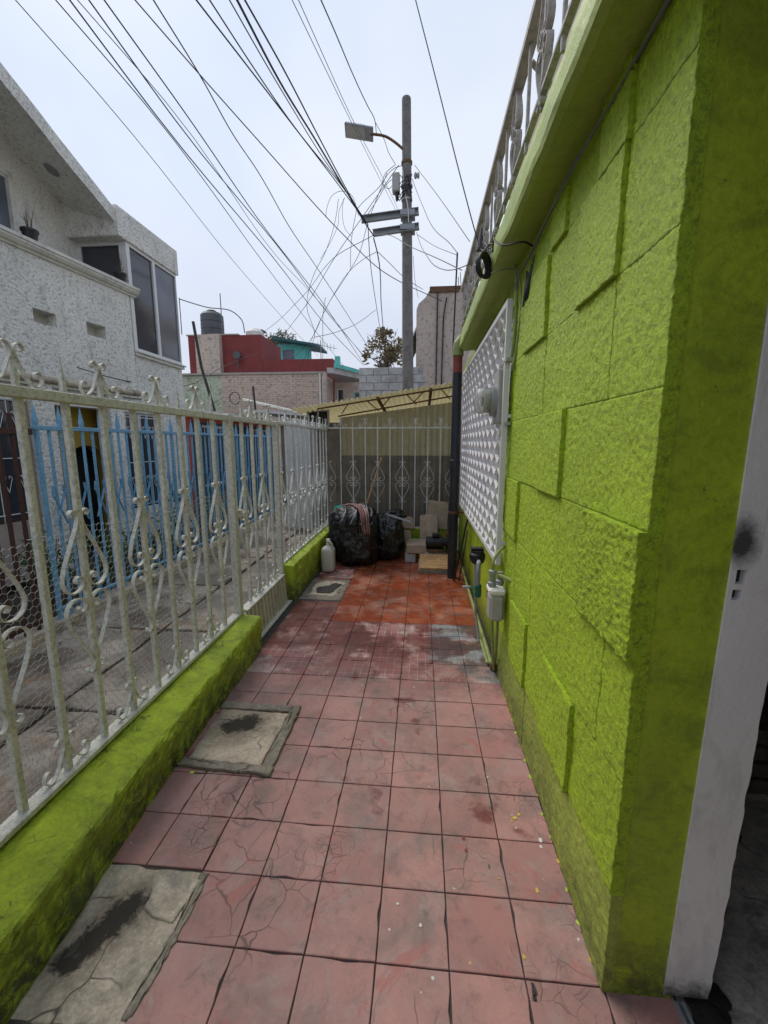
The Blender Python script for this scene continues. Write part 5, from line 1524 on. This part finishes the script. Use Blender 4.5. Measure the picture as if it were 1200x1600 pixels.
# ------------------------------------------------------------------ overhead wires
LBL = {
 'A': ('long dark line crossing the sky from upper left down to the small tree', 'long lines over the white house'),
 'B': ('kinked dark line crossing another one near the top of the sky', None),
 'C': ('line crossing the kinked one, then passing behind the pole', None),
 'D': ('line of the bundle running from the top to the crossarm end', 'bundle of lines to the crossarm'),
 'E': ('very thin pale line running from the top behind the street lamp', 'thin pale lines behind the lamp'),
 'F': ('wavy dark line running down from the top to the street lamp', None),
 'F2': ('short wire from the street lamp down to the pole', None),
 'G': ('single taut line from the top to the splice on the roof railing', None),
 'H': ('service line from the pole to the green house roof', 'service lines to the right of the pole'),
 'T': ('slack service line running from the pole down to the houses on the left', 'slack lines to the left of the pole'),
 'V': ('wire hanging steeply below the crossarms towards the tree tops', 'hanging wires under the crossarms'),
 'U': ('slack wire strung sideways above the small tree', None),
 'K': ('loose curled wire dangling left of the upper crossarm', 'loose wires at the crossarm end'),
 'M': ('short looped lead between the pole box and the crossarm', 'leads round the pole box'),
 'N': ('line running right from the lower crossarm, behind the pole', None),
 'P': ('thin wire hanging from the pole to the grey building', None),
 'R': ('thin dark line running in front of the white house eave', None),
 'Q': ('sagging cable running from the white house past the leaning rod', None),
}
WIRES = [
 ('A',0.007,[(-5.204,5.5,7.145),(-5.232,5.897,7.16),(-5.309,7.431,7.185),(-5.63,12.752,6.931),(-5.74,17.432,6.669),(-5.777,24.0,6.317)]),
 ('A',0.009,[(-5.114,6.0,7.607),(-5.092,6.409,7.596),(-4.959,8.13,7.508),(-4.752,12.749,6.897),(-4.569,15.62,6.449),(-3.819,24.0,5.126)]),
 ('A',0.012,[(-4.888,6.0,7.607),(-4.895,6.419,7.59),(-4.879,8.292,7.452),(-4.469,13.081,7.02),(-4.053,17.87,6.429),(-3.239,24.0,5.798)]),
 ('A',0.007,[(-4.981,6.2,7.78),(-4.947,6.639,7.786),(-4.768,8.452,7.769),(-4.524,13.656,7.253),(-4.164,16.267,7.074),(-3.269,24.0,6.304)]),
 ('A',0.012,[(-4.926,6.4,7.99),(-4.929,6.854,7.972),(-4.892,8.885,7.828),(-4.36,14.034,7.399),(-4.076,17.169,7.019),(-3.199,24.0,6.269)]),
 ('A',0.012,[(-4.705,6.4,7.972),(-4.695,6.857,7.957),(-4.603,8.834,7.831),(-4.436,11.893,7.492),(-3.895,16.725,6.945),(-3.238,24.0,5.865)]),
 ('B',0.011,[(-4.032,6.5,8.028),(-4.021,6.99,8.02),(-3.974,8.195,7.971),(-3.959,9.519,7.859),(-3.866,10.506,7.791),(-3.773,12.597,7.557),(-3.555,14.739,7.341),(-2.829,22.0,6.461)]),
 ('C',0.009,[(-4.048,6.0,7.516),(-3.87,6.281,7.389),(-3.395,7.001,7.043),(-2.84,7.785,6.649),(-1.652,9.368,5.813),(-0.947,10.188,5.422),(-0.504,10.616,5.301),(-0.116,10.971,5.238),(0.465,11.5,5.153)]),
 ('D',0.009,[(-2.411,4.5,5.997),(-2.341,4.861,6.029),(-1.994,6.49,6.132),(-1.486,8.705,6.209),(-1.239,9.8,6.225)]),
 ('D',0.008,[(-2.25,4.5,6.0),(-2.204,4.87,6.025),(-2.09,5.69,6.065),(-1.932,6.602,6.101),(-1.464,8.585,6.199),(-1.225,9.8,6.212)]),
 ('D',0.007,[(-2.038,4.5,5.993),(-2.004,4.887,6.025),(-1.925,5.673,6.074),(-1.826,6.443,6.112),(-1.693,7.351,6.15),(-1.464,8.581,6.208),(-1.239,9.8,6.25)]),
 ('D',0.013,[(-1.95,4.5,5.991),(-1.918,4.872,6.005),(-1.82,5.837,6.015),(-1.634,6.901,6.025),(-1.383,8.31,6.008),(-1.217,9.217,5.987),(-1.089,9.8,5.981)]),
 ('D',0.01,[(-1.889,4.5,5.981),(-1.85,4.904,6.028),(-1.756,5.781,6.111),(-1.631,7.102,6.194),(-1.451,8.719,6.269),(-1.307,9.8,6.315)]),
 ('E',0.005,[(-1.576,5.0,6.435),(-1.537,5.54,6.559),(-1.298,8.245,7.105),(-0.771,13.0,7.96)]),
 ('E',0.005,[(-1.498,5.0,6.432),(-1.463,5.541,6.553),(-1.264,8.036,7.042),(-0.918,10.897,7.567),(-0.681,13.0,7.924)]),
 ('F',0.008,[(-1.264,5.0,6.414),(-1.23,5.659,6.639),(-1.198,6.238,6.83),(-1.144,7.33,7.178),(-1.055,8.575,7.571),(-0.997,9.197,7.769),(-1.034,9.9,7.968)]),
 ('F2',0.006,[(-1.047,9.9,8.168),(-0.86,9.9,7.828),(-0.779,9.9,7.609),(-0.631,9.9,7.374)]),
 ('G',0.0045,[(-0.19,4.0,5.398),(-0.096,3.896,5.009),(0.09,3.696,4.246),(0.252,3.529,3.578),(0.357,3.429,3.167),(0.39,3.4,3.046)]),
 ('H',0.006,[(-0.227,9.9,7.341),(0.274,7.523,5.416),(0.581,6.0,4.164)]),
 ('H',0.006,[(-0.279,9.9,7.091),(-0.063,8.798,6.048),(0.206,7.746,5.069),(0.38,7.343,4.741),(0.501,7.0,4.438)]),
 ('H',0.005,[(-0.173,9.9,6.051),(-0.003,7.145,4.534),(0.171,5.553,3.695),(0.26,5.03,3.468),(0.423,4.027,3.155),(0.474,3.6,3.051)]),
 ('H',0.006,[(-1.1,9.9,6.026),(-0.678,8.61,5.449),(-0.177,6.926,4.505),(0.176,5.782,3.886),(0.411,5.0,3.452)]),
 ('H',0.005,[(-0.145,9.9,6.0),(0.242,8.066,4.965),(0.492,7.0,4.411)]),
 ('T',0.008,[(-0.563,9.9,7.358),(-1.397,11.07,7.091),(-2.447,12.5,6.712),(-3.81,14.42,6.084),(-4.605,15.428,5.775),(-5.887,17.0,5.289)]),
 ('T',0.007,[(-1.114,9.9,6.027),(-2.271,11.349,6.198),(-3.478,13.207,6.047),(-4.14,14.152,5.993),(-5.119,15.519,5.92),(-6.248,17.0,5.897)]),
 ('T',0.007,[(-0.807,9.9,7.226),(-1.329,10.881,6.789),(-1.704,11.708,6.366),(-1.973,12.096,6.199),(-2.98,13.445,5.618),(-3.636,14.461,5.095),(-5.026,16.0,4.516)]),
 ('T',0.006,[(-1.018,9.9,5.704),(-1.3,10.236,5.733),(-1.749,10.821,5.713),(-2.425,11.927,5.498),(-3.062,13.083,5.21),(-4.519,16.0,4.347)]),
 ('V',0.008,[(-3.094,14.0,6.126),(-3.165,14.0,5.786),(-3.209,14.0,4.879),(-3.238,14.0,3.752)]),
 ('V',0.008,[(-2.628,14.0,8.918),(-2.718,14.0,8.409),(-3.124,14.0,7.339),(-3.401,14.0,6.905),(-3.702,14.0,5.858),(-3.478,14.0,4.983),(-3.707,14.0,4.398),(-3.738,14.0,4.08)]),
 ('V',0.01,[(-1.236,10.0,6.306),(-1.374,11.463,6.255),(-1.562,14.715,6.11),(-1.707,18.0,5.937)]),
 ('V',0.014,[(-1.111,10.0,6.02),(-1.105,10.746,6.027),(-1.359,14.363,5.997),(-1.602,18.0,5.935)]),
 ('U',0.009,[(-1.912,18.0,6.898),(-2.561,16.108,5.815),(-3.136,14.754,5.215),(-3.479,14.0,4.944)]),
 ('K',0.005,[(-1.46,10.2,6.564),(-1.669,10.2,7.035),(-1.883,10.2,7.084),(-2.057,10.2,7.003),(-2.178,10.2,6.764),(-2.212,10.2,6.571)]),
 ('K',0.005,[(-1.77,10.2,6.951),(-1.97,10.546,6.859),(-2.044,10.835,6.756),(-2.304,11.316,6.614),(-2.767,12.0,6.444)]),
 ('K',0.005,[(-1.8,10.2,6.927),(-1.92,10.685,6.925),(-1.988,11.565,6.918),(-1.911,12.0,6.958)]),
 ('K',0.006,[(-1.516,10.2,6.67),(-1.653,10.48,6.386),(-1.762,10.828,6.014),(-1.794,11.0,5.825)]),
 ('M',0.006,[(-0.634,9.95,7.403),(-0.865,9.95,7.221),(-0.907,9.95,7.077),(-0.784,9.95,6.948),(-0.633,9.95,7.075)]),
 ('M',0.006,[(-0.458,9.95,7.382),(-0.662,9.972,7.345),(-1.011,10.028,7.013),(-1.427,10.086,6.711),(-1.516,10.1,6.62)]),
 ('M',0.006,[(-0.565,9.95,7.182),(-0.758,9.979,7.109),(-1.027,10.041,6.796),(-1.29,10.1,6.496)]),
 ('N',0.007,[(-1.028,10.0,5.746),(-0.805,10.598,5.735),(-0.539,11.331,5.714),(-0.027,12.5,5.775)]),
 ('P',0.005,[(-0.24,10.0,5.626),(-0.206,10.701,5.349),(-0.133,11.2,5.152)]),
 ('R',0.006,[(-7.317,7.0,6.921),(-7.294,7.617,7.059),(-7.462,8.528,7.072),(-8.059,10.02,6.875),(-8.638,11.605,6.661),(-9.225,13.384,6.431),(-10.47,18.0,5.955)]),
 ('Q',0.007,[(-4.206,5.0,2.504),(-4.271,5.614,2.482),(-4.338,6.379,2.499),(-4.448,7.849,2.66),(-4.688,9.848,3.322),(-5.543,17.0,5.427)]),
]
LBL2 = {'A': ['leftmost thin line over the white house, alone in the sky', 'second line from the left in the sky, thin', 'third line from the left in the sky, thick and dark', 'fourth line from the left, thin and pale between two thick ones', 'fifth line from the left, thick, starting above the sloping eave', 'sixth line from the left, thick, rightmost of the parallel group'],
 'D': ['left line of the bundle reaching the crossarm end', 'second line of the bundle reaching the crossarm end', 'wavy thin line in the middle of the bundle to the crossarm', 'thickest line of the bundle, ending at the lower crossarm', 'right line of the bundle reaching the crossarm end'],
 'E': ['left of the two thin pale lines behind the street lamp', 'right of the two thin pale lines behind the street lamp'],
 'H': ['straight line from the pole insulator to the roof railing', 'wavy line from the pole box to the dark stake', 'drooping line from the crossarm to the splice on the railing', 'straight line from the lower crossarm passing the stake', 'thin short line from the crossarm to the stake top'],
 'T': ['slack line from the pole box to the pale treetops', 'slack line from the lower crossarm to the teal house', 'slack line from the pole box down to the grey eave', 'slack line from the crossarm down past the antenna'],
 'V': ['straight wire hanging vertically left of the small tree', 'wavy wire hanging from a loop left of the crossarms', 'thin wire dropping from the upper crossarm to the small tree', 'thick cable dropping from the lower crossarm to the small tree'],
 'K': ['loose wire curling in an arc left of the upper crossarm', 'loose wire drooping left from the crossarm end', 'short loose wire bending back under the arc', 'loose wire hanging straight below the upper crossarm end'],
 'M': ['looped lead bulging left of the pole box', 'lead slanting from the pole to the upper crossarm end', 'short lead slanting from the box past the crossarm']}
seen_key = {}
for key, r, pts in WIRES:
    lb, gp = LBL[key]
    k = seen_key.get(key, 0); seen_key[key] = k + 1
    if key in LBL2: lb = LBL2[key][k]
    single('overhead_wire', MB().tube(smooth_pts(pts, 6), r, 5, True), 'cable' if key not in 'EP' else 'cable_grey', lb, 'wire', gp)
m = MB(); rr = random.Random(21)
for k in range(9):
    a = rr.uniform(0, 6.28)
    m.tube(smooth_pts([(-.43 + .15 * math.cos(a + t), 10 - .16 * abs(math.sin(a + t)) - .02, 7.0 + .35 * rr.uniform(-1, .6) ) for t in (0, 1, 2, 3)], 5), .008, 5)
single('cable_tangle', m, 'cable', 'tangle of black leads wrapped round the pole beside the box', 'cable')
single('white_lead', MB().tube(smooth_pts([(-.48, 9.87, 7.25), (-.42, 9.86, 6.8), (-.36, 9.80, 6.5), (-.34, 9.79, 6.2)], 5), .010, 5), 'cable_white', 'white lead running down the front of the pole', 'cable')

# ------------------------------------------------------------------ houses and trees beyond the alley
BR = 'buildings beyond the alley'
h1 = thing('brick_house', 'low house with bare pinkish brick wall and pale green left part', 'house', (-6, 16, 0), BR)
part('wall', MB().box((-7.63, 16, 0), (-3.66, 17.6, 4.13)), 'brick_pink', h1)
part('wall', MB().box((-11.0, 16.05, 0), (-7.632, 17.6, 4.12)), 'brick_green', h1)
rr = random.Random(2)
bk = MB().cbox((-.118, -.008, -.0375), (.118, .008, .0375), .004)
bmesh_p, bmesh_g = bk.mesh('brick', 'brick_pink'), bk.mesh('brick', 'brick_green')
MBK = {0: MB(), 1: MB()}
for q, (xa, xb, yy) in enumerate(((-7.6, -3.70, 15.994), (-9.6, -7.66, 16.044))):
    row = 0; z = 2.3
    while z < 4.08:
        x = xa + (.12 if row % 2 else 0) + .12
        while x < xb - .12:
            d = rr.uniform(-.004, .004)
            MBK[q].box((x - .118, yy - .010 + d, z - .037), (x + .118, yy + .004, z + .037))
            x += .25
        z += .088; row += 1
part('brick_courses', MBK[0], 'brick_pink', h1, kind='stuff')
part('brick_courses', MBK[1], 'brick_green', h1, kind='stuff')
part('roof_edge', MB().box((-11.0, 15.93, 4.131), (-3.6, 16.3, 4.20)), 'upper', h1)
part('drainpipe', MB().tube([(-3.80, 15.95, 2.0), (-3.80, 15.95, 4.13)], .04, 8), 'moulding', h1)
part('column', MB().cbox((-3.72, 15.90, 0), (-3.55, 16.1, 4.13), .01), 'grey_plaster', h1)
h1s = part('side_wing', MB().cells(lambda u, v, d: (u, 17.4 + d, v), (-3.54, -1.9), (0, 4.0), [(-3.45, -3.15, 2.9, 3.75), (-2.75, -2.15, 2.9, 3.6)], .1), 'grey_plaster', h1)
part('window', MB().cells(lambda u, v, d: (u, 17.43 + d, v), (-3.448, -3.152), (2.902, 3.748), [(-3.41, -3.19, 2.94, 3.71)], .03), 'white_frame', h1)
part('window', MB().cells(lambda u, v, d: (u, 17.43 + d, v), (-2.748, -2.152), (2.902, 3.598), [(-2.71, -2.47, 2.94, 3.56), (-2.43, -2.19, 2.94, 3.56)], .03), 'teal_paint', h1)
part('pane', MB().box((-3.5, 17.48, 2.9), (-2.1, 17.485, 3.75)), 'glass_dark', h1)
m = MB().prism([(-3.54, 4.135), (-3.54, 4.30), (-1.85, 4.30), (-1.85, 4.20)], 15.9, 18.6, 'y')
part('roof_overhang', MB().quad_strip([[(-3.54, 16.0, 4.14), (-3.54, 16.0, 4.34), (-3.54, 19.0, 4.34), (-3.54, 19.0, 4.14)], [(-3.3, 16.0, 4.14), (-3.3, 16.0, 4.34), (-1.75, 19.0, 4.34), (-1.75, 19.0, 4.14)]]), 'block', h1)
part('teal_parapet', MB().box((-3.3, 16.3, 4.341), (-3.12, 16.5, 4.80)).quad_strip([[(-3.28, 16.05, 4.341), (-3.28, 16.05, 4.50), (-3.20, 16.05, 4.50), (-3.20, 16.05, 4.341)], [(-1.95, 18.6, 4.341), (-1.95, 18.6, 4.44), (-1.87, 18.6, 4.44), (-1.87, 18.6, 4.341)]]), 'teal_paint', h1)
h2 = thing('red_house', 'flat roofed house with oxide red parapet and water tank base', 'house', (-8, 18, 0), BR)
part('wall', MB().box((-9.95, 18.0, 0), (-6.75, 20.5, 6.05)), 'red_paint', h2)
part('low_parapet', MB().box((-6.74, 18.0, 0), (-3.72, 20.5, 5.04)), 'red_paint', h2)
part('coping', MB().box((-10.0, 17.95, 6.051), (-7.72, 18.15, 6.10)), 'upper', h2)
part('tank_base', MB().box((-9.52, 17.75, 0), (-8.95, 17.99, 6.05)), 'brick_pink', h2)
part('tank_base', MB().box((-8.94, 17.7, 0), (-8.45, 17.99, 6.05)), 'grey_plaster', h2)
part('skylight_dome', MB().lathe([(.38, 6.06), (.38, 6.22), (.34, 6.26), (.22, 6.36), (.001, 6.40)], (-7.16, 18.4, 0), 20), 'moulding', h2)
tk = thing('water_tank', 'round black plastic water tank on the red house roof', 'water tank', (-9.0, 18.0, 6.06))
part('drum', MB().lathe([(.44, 6.055), (.47, 6.10), (.47, 6.30), (.45, 6.33), (.47, 6.36), (.47, 6.60), (.45, 6.63), (.47, 6.66), (.46, 6.92), (.36, 7.03), (.2, 7.06), (.001, 7.06)], (-8.98, 18.3, 0), 28), 'tank', tk)
part('lid', MB().lathe([(.19, 7.055), (.19, 7.12), (.12, 7.15), (.001, 7.15)], (-8.98, 18.3, 0), 16), 'black_plastic', tk)
ps = MB().tube([(-10.15, 17.9, 6.1), (-10.15, 17.9, 7.55)], .02, 5).tube(smooth_pts([(-10.15, 17.9, 7.5), (-9.0, 17.9, 7.15), (-7.8, 17.9, 6.9), (-7.5, 17.9, 6.6), (-7.4, 17.9, 6.1)], 6), .022, 5).tube([(-8.42, 18.0, 6.06), (-8.42, 18.0, 7.7)], .02, 5)
single('roof_pipes', ps, 'cable_grey', 'thin vent pipe bent over the red house roof beside the tank', 'pipe')
h3 = thing('teal_house', 'small teal painted upper floor with a dark teal eave, behind the red house', 'house', (-7, 24, 0), BR)
part('wall', MB().cells(lambda u, v, d: (u, 24 + d, v), (-8.1, -6.2), (0, 7.0), [(-7.8, -7.15, 5.7, 6.7)], .15), 'teal_paint', h3)
part('window', MB().box((-7.82, 24.06, 5.68), (-7.13, 24.09, 6.72)), 'glass_blue', h3)
part('eave', MB().quad_strip([[(-8.2, y, 7.18), (-8.2, y, 7.30), (-5.6, y, 6.86), (-5.6, y, 6.74)] for y in (23.5, 25.5)]), 'teal_dark', h3)
ant = thing('tv_antenna', 'thin television antenna on a mast beside the teal house', 'antenna', (-4.5, 23, 5))
am = MB().tube([(-5.35, 22.8, 4.9), (-5.35, 22.8, 6.9)], .022, 5)
part('mast', am, 'galv', ant)
am = MB().tube([(-5.6, 22.8, 6.7), (-4.5, 22.8, 6.45)], .014, 4)
for k in range(6): am.tube([(-5.5 + k * .17, 22.8, 6.5 - .038 * k), (-5.5 + k * .17, 22.8, 6.85 - .038 * k)], .010, 4)
part('rods', am, 'galv', ant)
h4 = thing('block_wall', 'unplastered grey cement block wall behind the utility pole', 'wall', (-.9, 11.6, 0), BR)
part('mortar', MB().box((-1.69, 11.62, 0), (.02, 11.80, 3.56)), 'mortar', h4)
bmh = MB().cbox((-.19, -.09, -.093), (.19, .09, .093), .006).mesh('block', 'block')
bmq = MB().cbox((-.09, -.09, -.093), (.09, .09, .093), .006).mesh('block', 'block')
for r in range(7):
    z = 3.475 - r * .20
    x = -1.70
    odd = r % 2
    if odd:
        part('block', bmq, None, h4, (x + .10, 11.69, z)); x += .20
    while x < -.1:
        part('block', bmh, None, h4, (x + .20, 11.69, z)); x += .40
h5 = thing('grey_building', 'bare grey pink plastered building with dark drip stains, right of the utility pole', 'building', (.6, 13, 0), BR)
part('wall', MB().prism([(-.20, 0), (-.20, 5.40), (-.14, 5.56), (.05, 5.72), (.16, 5.90), (2.6, 5.93), (2.6, 0)], 13.0, 17, 'y'), 'grey_plaster', h5)
part('coping', MB().box((.17, 12.96, 5.931), (1.5, 13.3, 6.0)).box((.17, 12.95, 5.84), (1.0, 12.998, 5.929)), 'rust', h5)
part('drain', MB().tube([(.40, 12.96, 3.3), (.40, 12.96, 5.85)], .022, 6).tube([(.56, 12.96, 3.3), (.58, 12.96, 5.2), (.66, 12.96, 5.7)], .022, 6), 'cable', h5)
part('awning', MB().quad_strip([[(-.55, y, 4.2), (-.55, y, 4.3), (-.2, y, 5.0), (-.2, y, 4.9)] for y in (13.2, 16)]), 'white_sheet', h5)
m = MB()
rr = random.Random(6)
for k in range(8):
    x = .9 + k * .09
    m.tube([(x, 13.1, 5.9), (x + rr.uniform(-.05, .05), 13.1, 6.1 + rr.uniform(.1, .4))], .010, 4)
part('rebar', m, 'rust', h5)
single('stake', MB().tube([(.47, 7.0, 3.0), (.50, 7.0, 4.44)], .014, 6), 'cable', 'upright dark metal stake rising beyond the green roof', 'stake')
h6 = thing('neighbour_house', 'low orange red house with white window bars beyond the white house', 'house', (-4.6, 9, 0), BR)
part('wall', MB().cells(lambda u, v, d: (-4.35 - d, u, v), (7.56, 13.0), (0, 2.1), [(8.15, 9.6, .7, 1.95), (10.4, 12, .7, 1.95)], .15), 'dark_wall', h6)
part('painted_band', MB().box((-4.36, 7.56, 2.0), (-4.335, 12.79, 2.098)).box((-4.36, 7.56, 0), (-4.335, 7.70, 1.999)), 'orange_wall', h6)
for a, b_ in ((8.15, 9.6), (10.4, 12)):
    w_ = part('window', MB().cells(lambda u, v, d: (-4.40 - d, u, v), (a + .002, b_ - .002), (.702, 1.948), [(a + .05, b_ - .05, .75, 1.9)], .04), 'white_frame', h6)
    part('pane', MB().box((-4.43, a + .04, .74), (-4.424, b_ - .04, 1.91)), 'glass_dark', w_)
    wb = MB()
    for k in range(9): wb.tube([(-4.33, a + .06 + (b_ - a - .12) * k / 8, .72), (-4.33, a + .06 + (b_ - a - .12) * k / 8, 1.93)], .007, 4)
    part('window_bars', wb, 'far_iron', w_)
part('roof_slab', MB().box((-8.0, 7.58, 2.101), (-4.15, 13.4, 2.22)), 'moulding', h6)
part('end_wall', MB().box((-4.34, 12.8, 0), (-1.8, 13.0, 2.2)), 'brick_pink', h6)
part('awning', MB().quad_strip([[(-4.1, y, 2.30), (-4.1, y, 2.36), (-2.4, y, 2.24), (-2.4, y, 2.18)] for y in (9.6, 11.8)]), 'white_sheet', h6)
part('awning_post', MB().tube([(-2.45, 9.7, 0), (-2.45, 9.7, 2.2)], .03, 6), 'red_paint', h6)
single('white_pipe', MB().tube([(-5.2, 12.2, 2.84), (-3.5, 12.0, 2.45), (-2.3, 12.0, 2.25)], .035, 8), 'moulding', 'long white pipe lying above the low roof in front of the brick wall', 'pipe')
single('leaning_rod', MB().tube([(-5.05, 10.2, 2.23), (-5.35, 10.2, 3.4), (-5.48, 10.2, 4.45)], .035, 7), 'cable', 'dark rod leaning upright in front of the green brick wall', 'rod')
single('hoop', MB().tube([(-5.38 + .15 * math.cos(a), 12.05, 2.86 + .17 * math.sin(a)) for a in [2 * math.pi * k / 24 for k in range(25)]], .014, 5), 'cable', 'black hose hoop hanging on the brick wall by the white pipe', 'hoop')
single('short_rod', MB().tube([(-4.55, 11.5, 2.22), (-4.60, 11.5, 3.1)], .03, 6), 'cable', 'short black rod upright in front of the pinkish brick wall', 'rod')
fl = thing('floodlight', 'small grey lamp head on the red parapet', 'floodlight', (-7.7, 17.8, 4.9))
part('head', MB().lathe([(.001, -.12), (.16, -.10), (.16, .02), (.10, .10), (.001, .12)], (-7.75, 17.85, 5.2), 14, 'y'), 'tank', fl)
part('bracket', MB().tube([(-7.75, 17.85, 4.7), (-7.75, 17.85, 5.15)], .03, 6), 'tank', fl)

def tree(x, y, base, h, w, seed, mat, n, label, ls=.10):
    t = thing('tree', label, 'tree', (x, y, 0), 'trees beyond the roofs')
    rr = random.Random(seed); m = MB()
    m.tube([(x, y, 0), (x + .05, y, base), (x + .1, y, base + h * .5)], [.14, .09, .05], 7)
    part('trunk', m, 'bark', t)
    m = MB()
    for k in range(14):
        a = rr.uniform(0, 6.28); z0 = base + h * rr.uniform(-.1, .35)
        e = (x + math.cos(a) * w * rr.uniform(.4, .95), y + math.sin(a) * w * .8, z0 + h * rr.uniform(.25, .6))
        m.tube([(x + .05, y, z0), ((x + e[0]) / 2, (y + e[1]) / 2, (z0 + e[2]) / 2 + .1), e], [.03, .02, .008], 5)
        for q in range(3):
            f = (e[0] + rr.uniform(-.3, .3), e[1], e[2] + rr.uniform(0, .35)); m.tube([e, f], [.008, .004], 4)
    part('branch', m, 'bark', t)
    part('crown', leaf_cloud(n, (x, y, base + h * .48), (w, w, h * .5), ls, seed), mat, t)
tree(-1.72, 20, 4.7, 1.85, .85, 5, 'leaf_tree', 1500, 'small brown green tree with thin foliage behind the block wall, left of the pole')
tree(-9.9, 26, 6.3, 1.9, .85, 8, 'leaf_far', 1700, 'pale sparse treetop behind the white roof dome, the left one')
tree(-8.5, 26, 6.3, 1.95, .9, 11, 'leaf_far', 1800, 'pale sparse treetop above the teal house, the right one')
tree(-3.4, 24, 3.6, 1.6, .6, 15, 'leaf', 500, 'small green treetop peeping out beside the grey eave')

# unseen wall added behind the camera to darken surfaces facing it
shade_wall = thing('end_wall', 'unseen pale plastered wall added behind the viewer to darken the near end', 'wall', (-.4, -3.3, 0))
part('wall', MB().box((-1.5, -3.45, -.1), (.56, -3.25, 2.7)), 'tirol_fine', shade_wall)

# small things inside the dark doorway
cr = thing('crate', 'dim slatted crate on the floor inside the dark doorway', 'crate', (1.75, 2.0, 0))
for k in range(4):
    part('slat', MB().cbox((1.50, 1.83, .01 + .085 * k), (2.0, 1.85, .075 + .085 * k), .004), 'bark', cr)
    part('slat', MB().cbox((1.48, 1.855, .01 + .085 * k), (1.50, 2.3, .075 + .085 * k), .004), 'bark', cr)
part('back', MB().box((1.52, 2.28, .0), (2.0, 2.30, .34)), 'bark', cr)
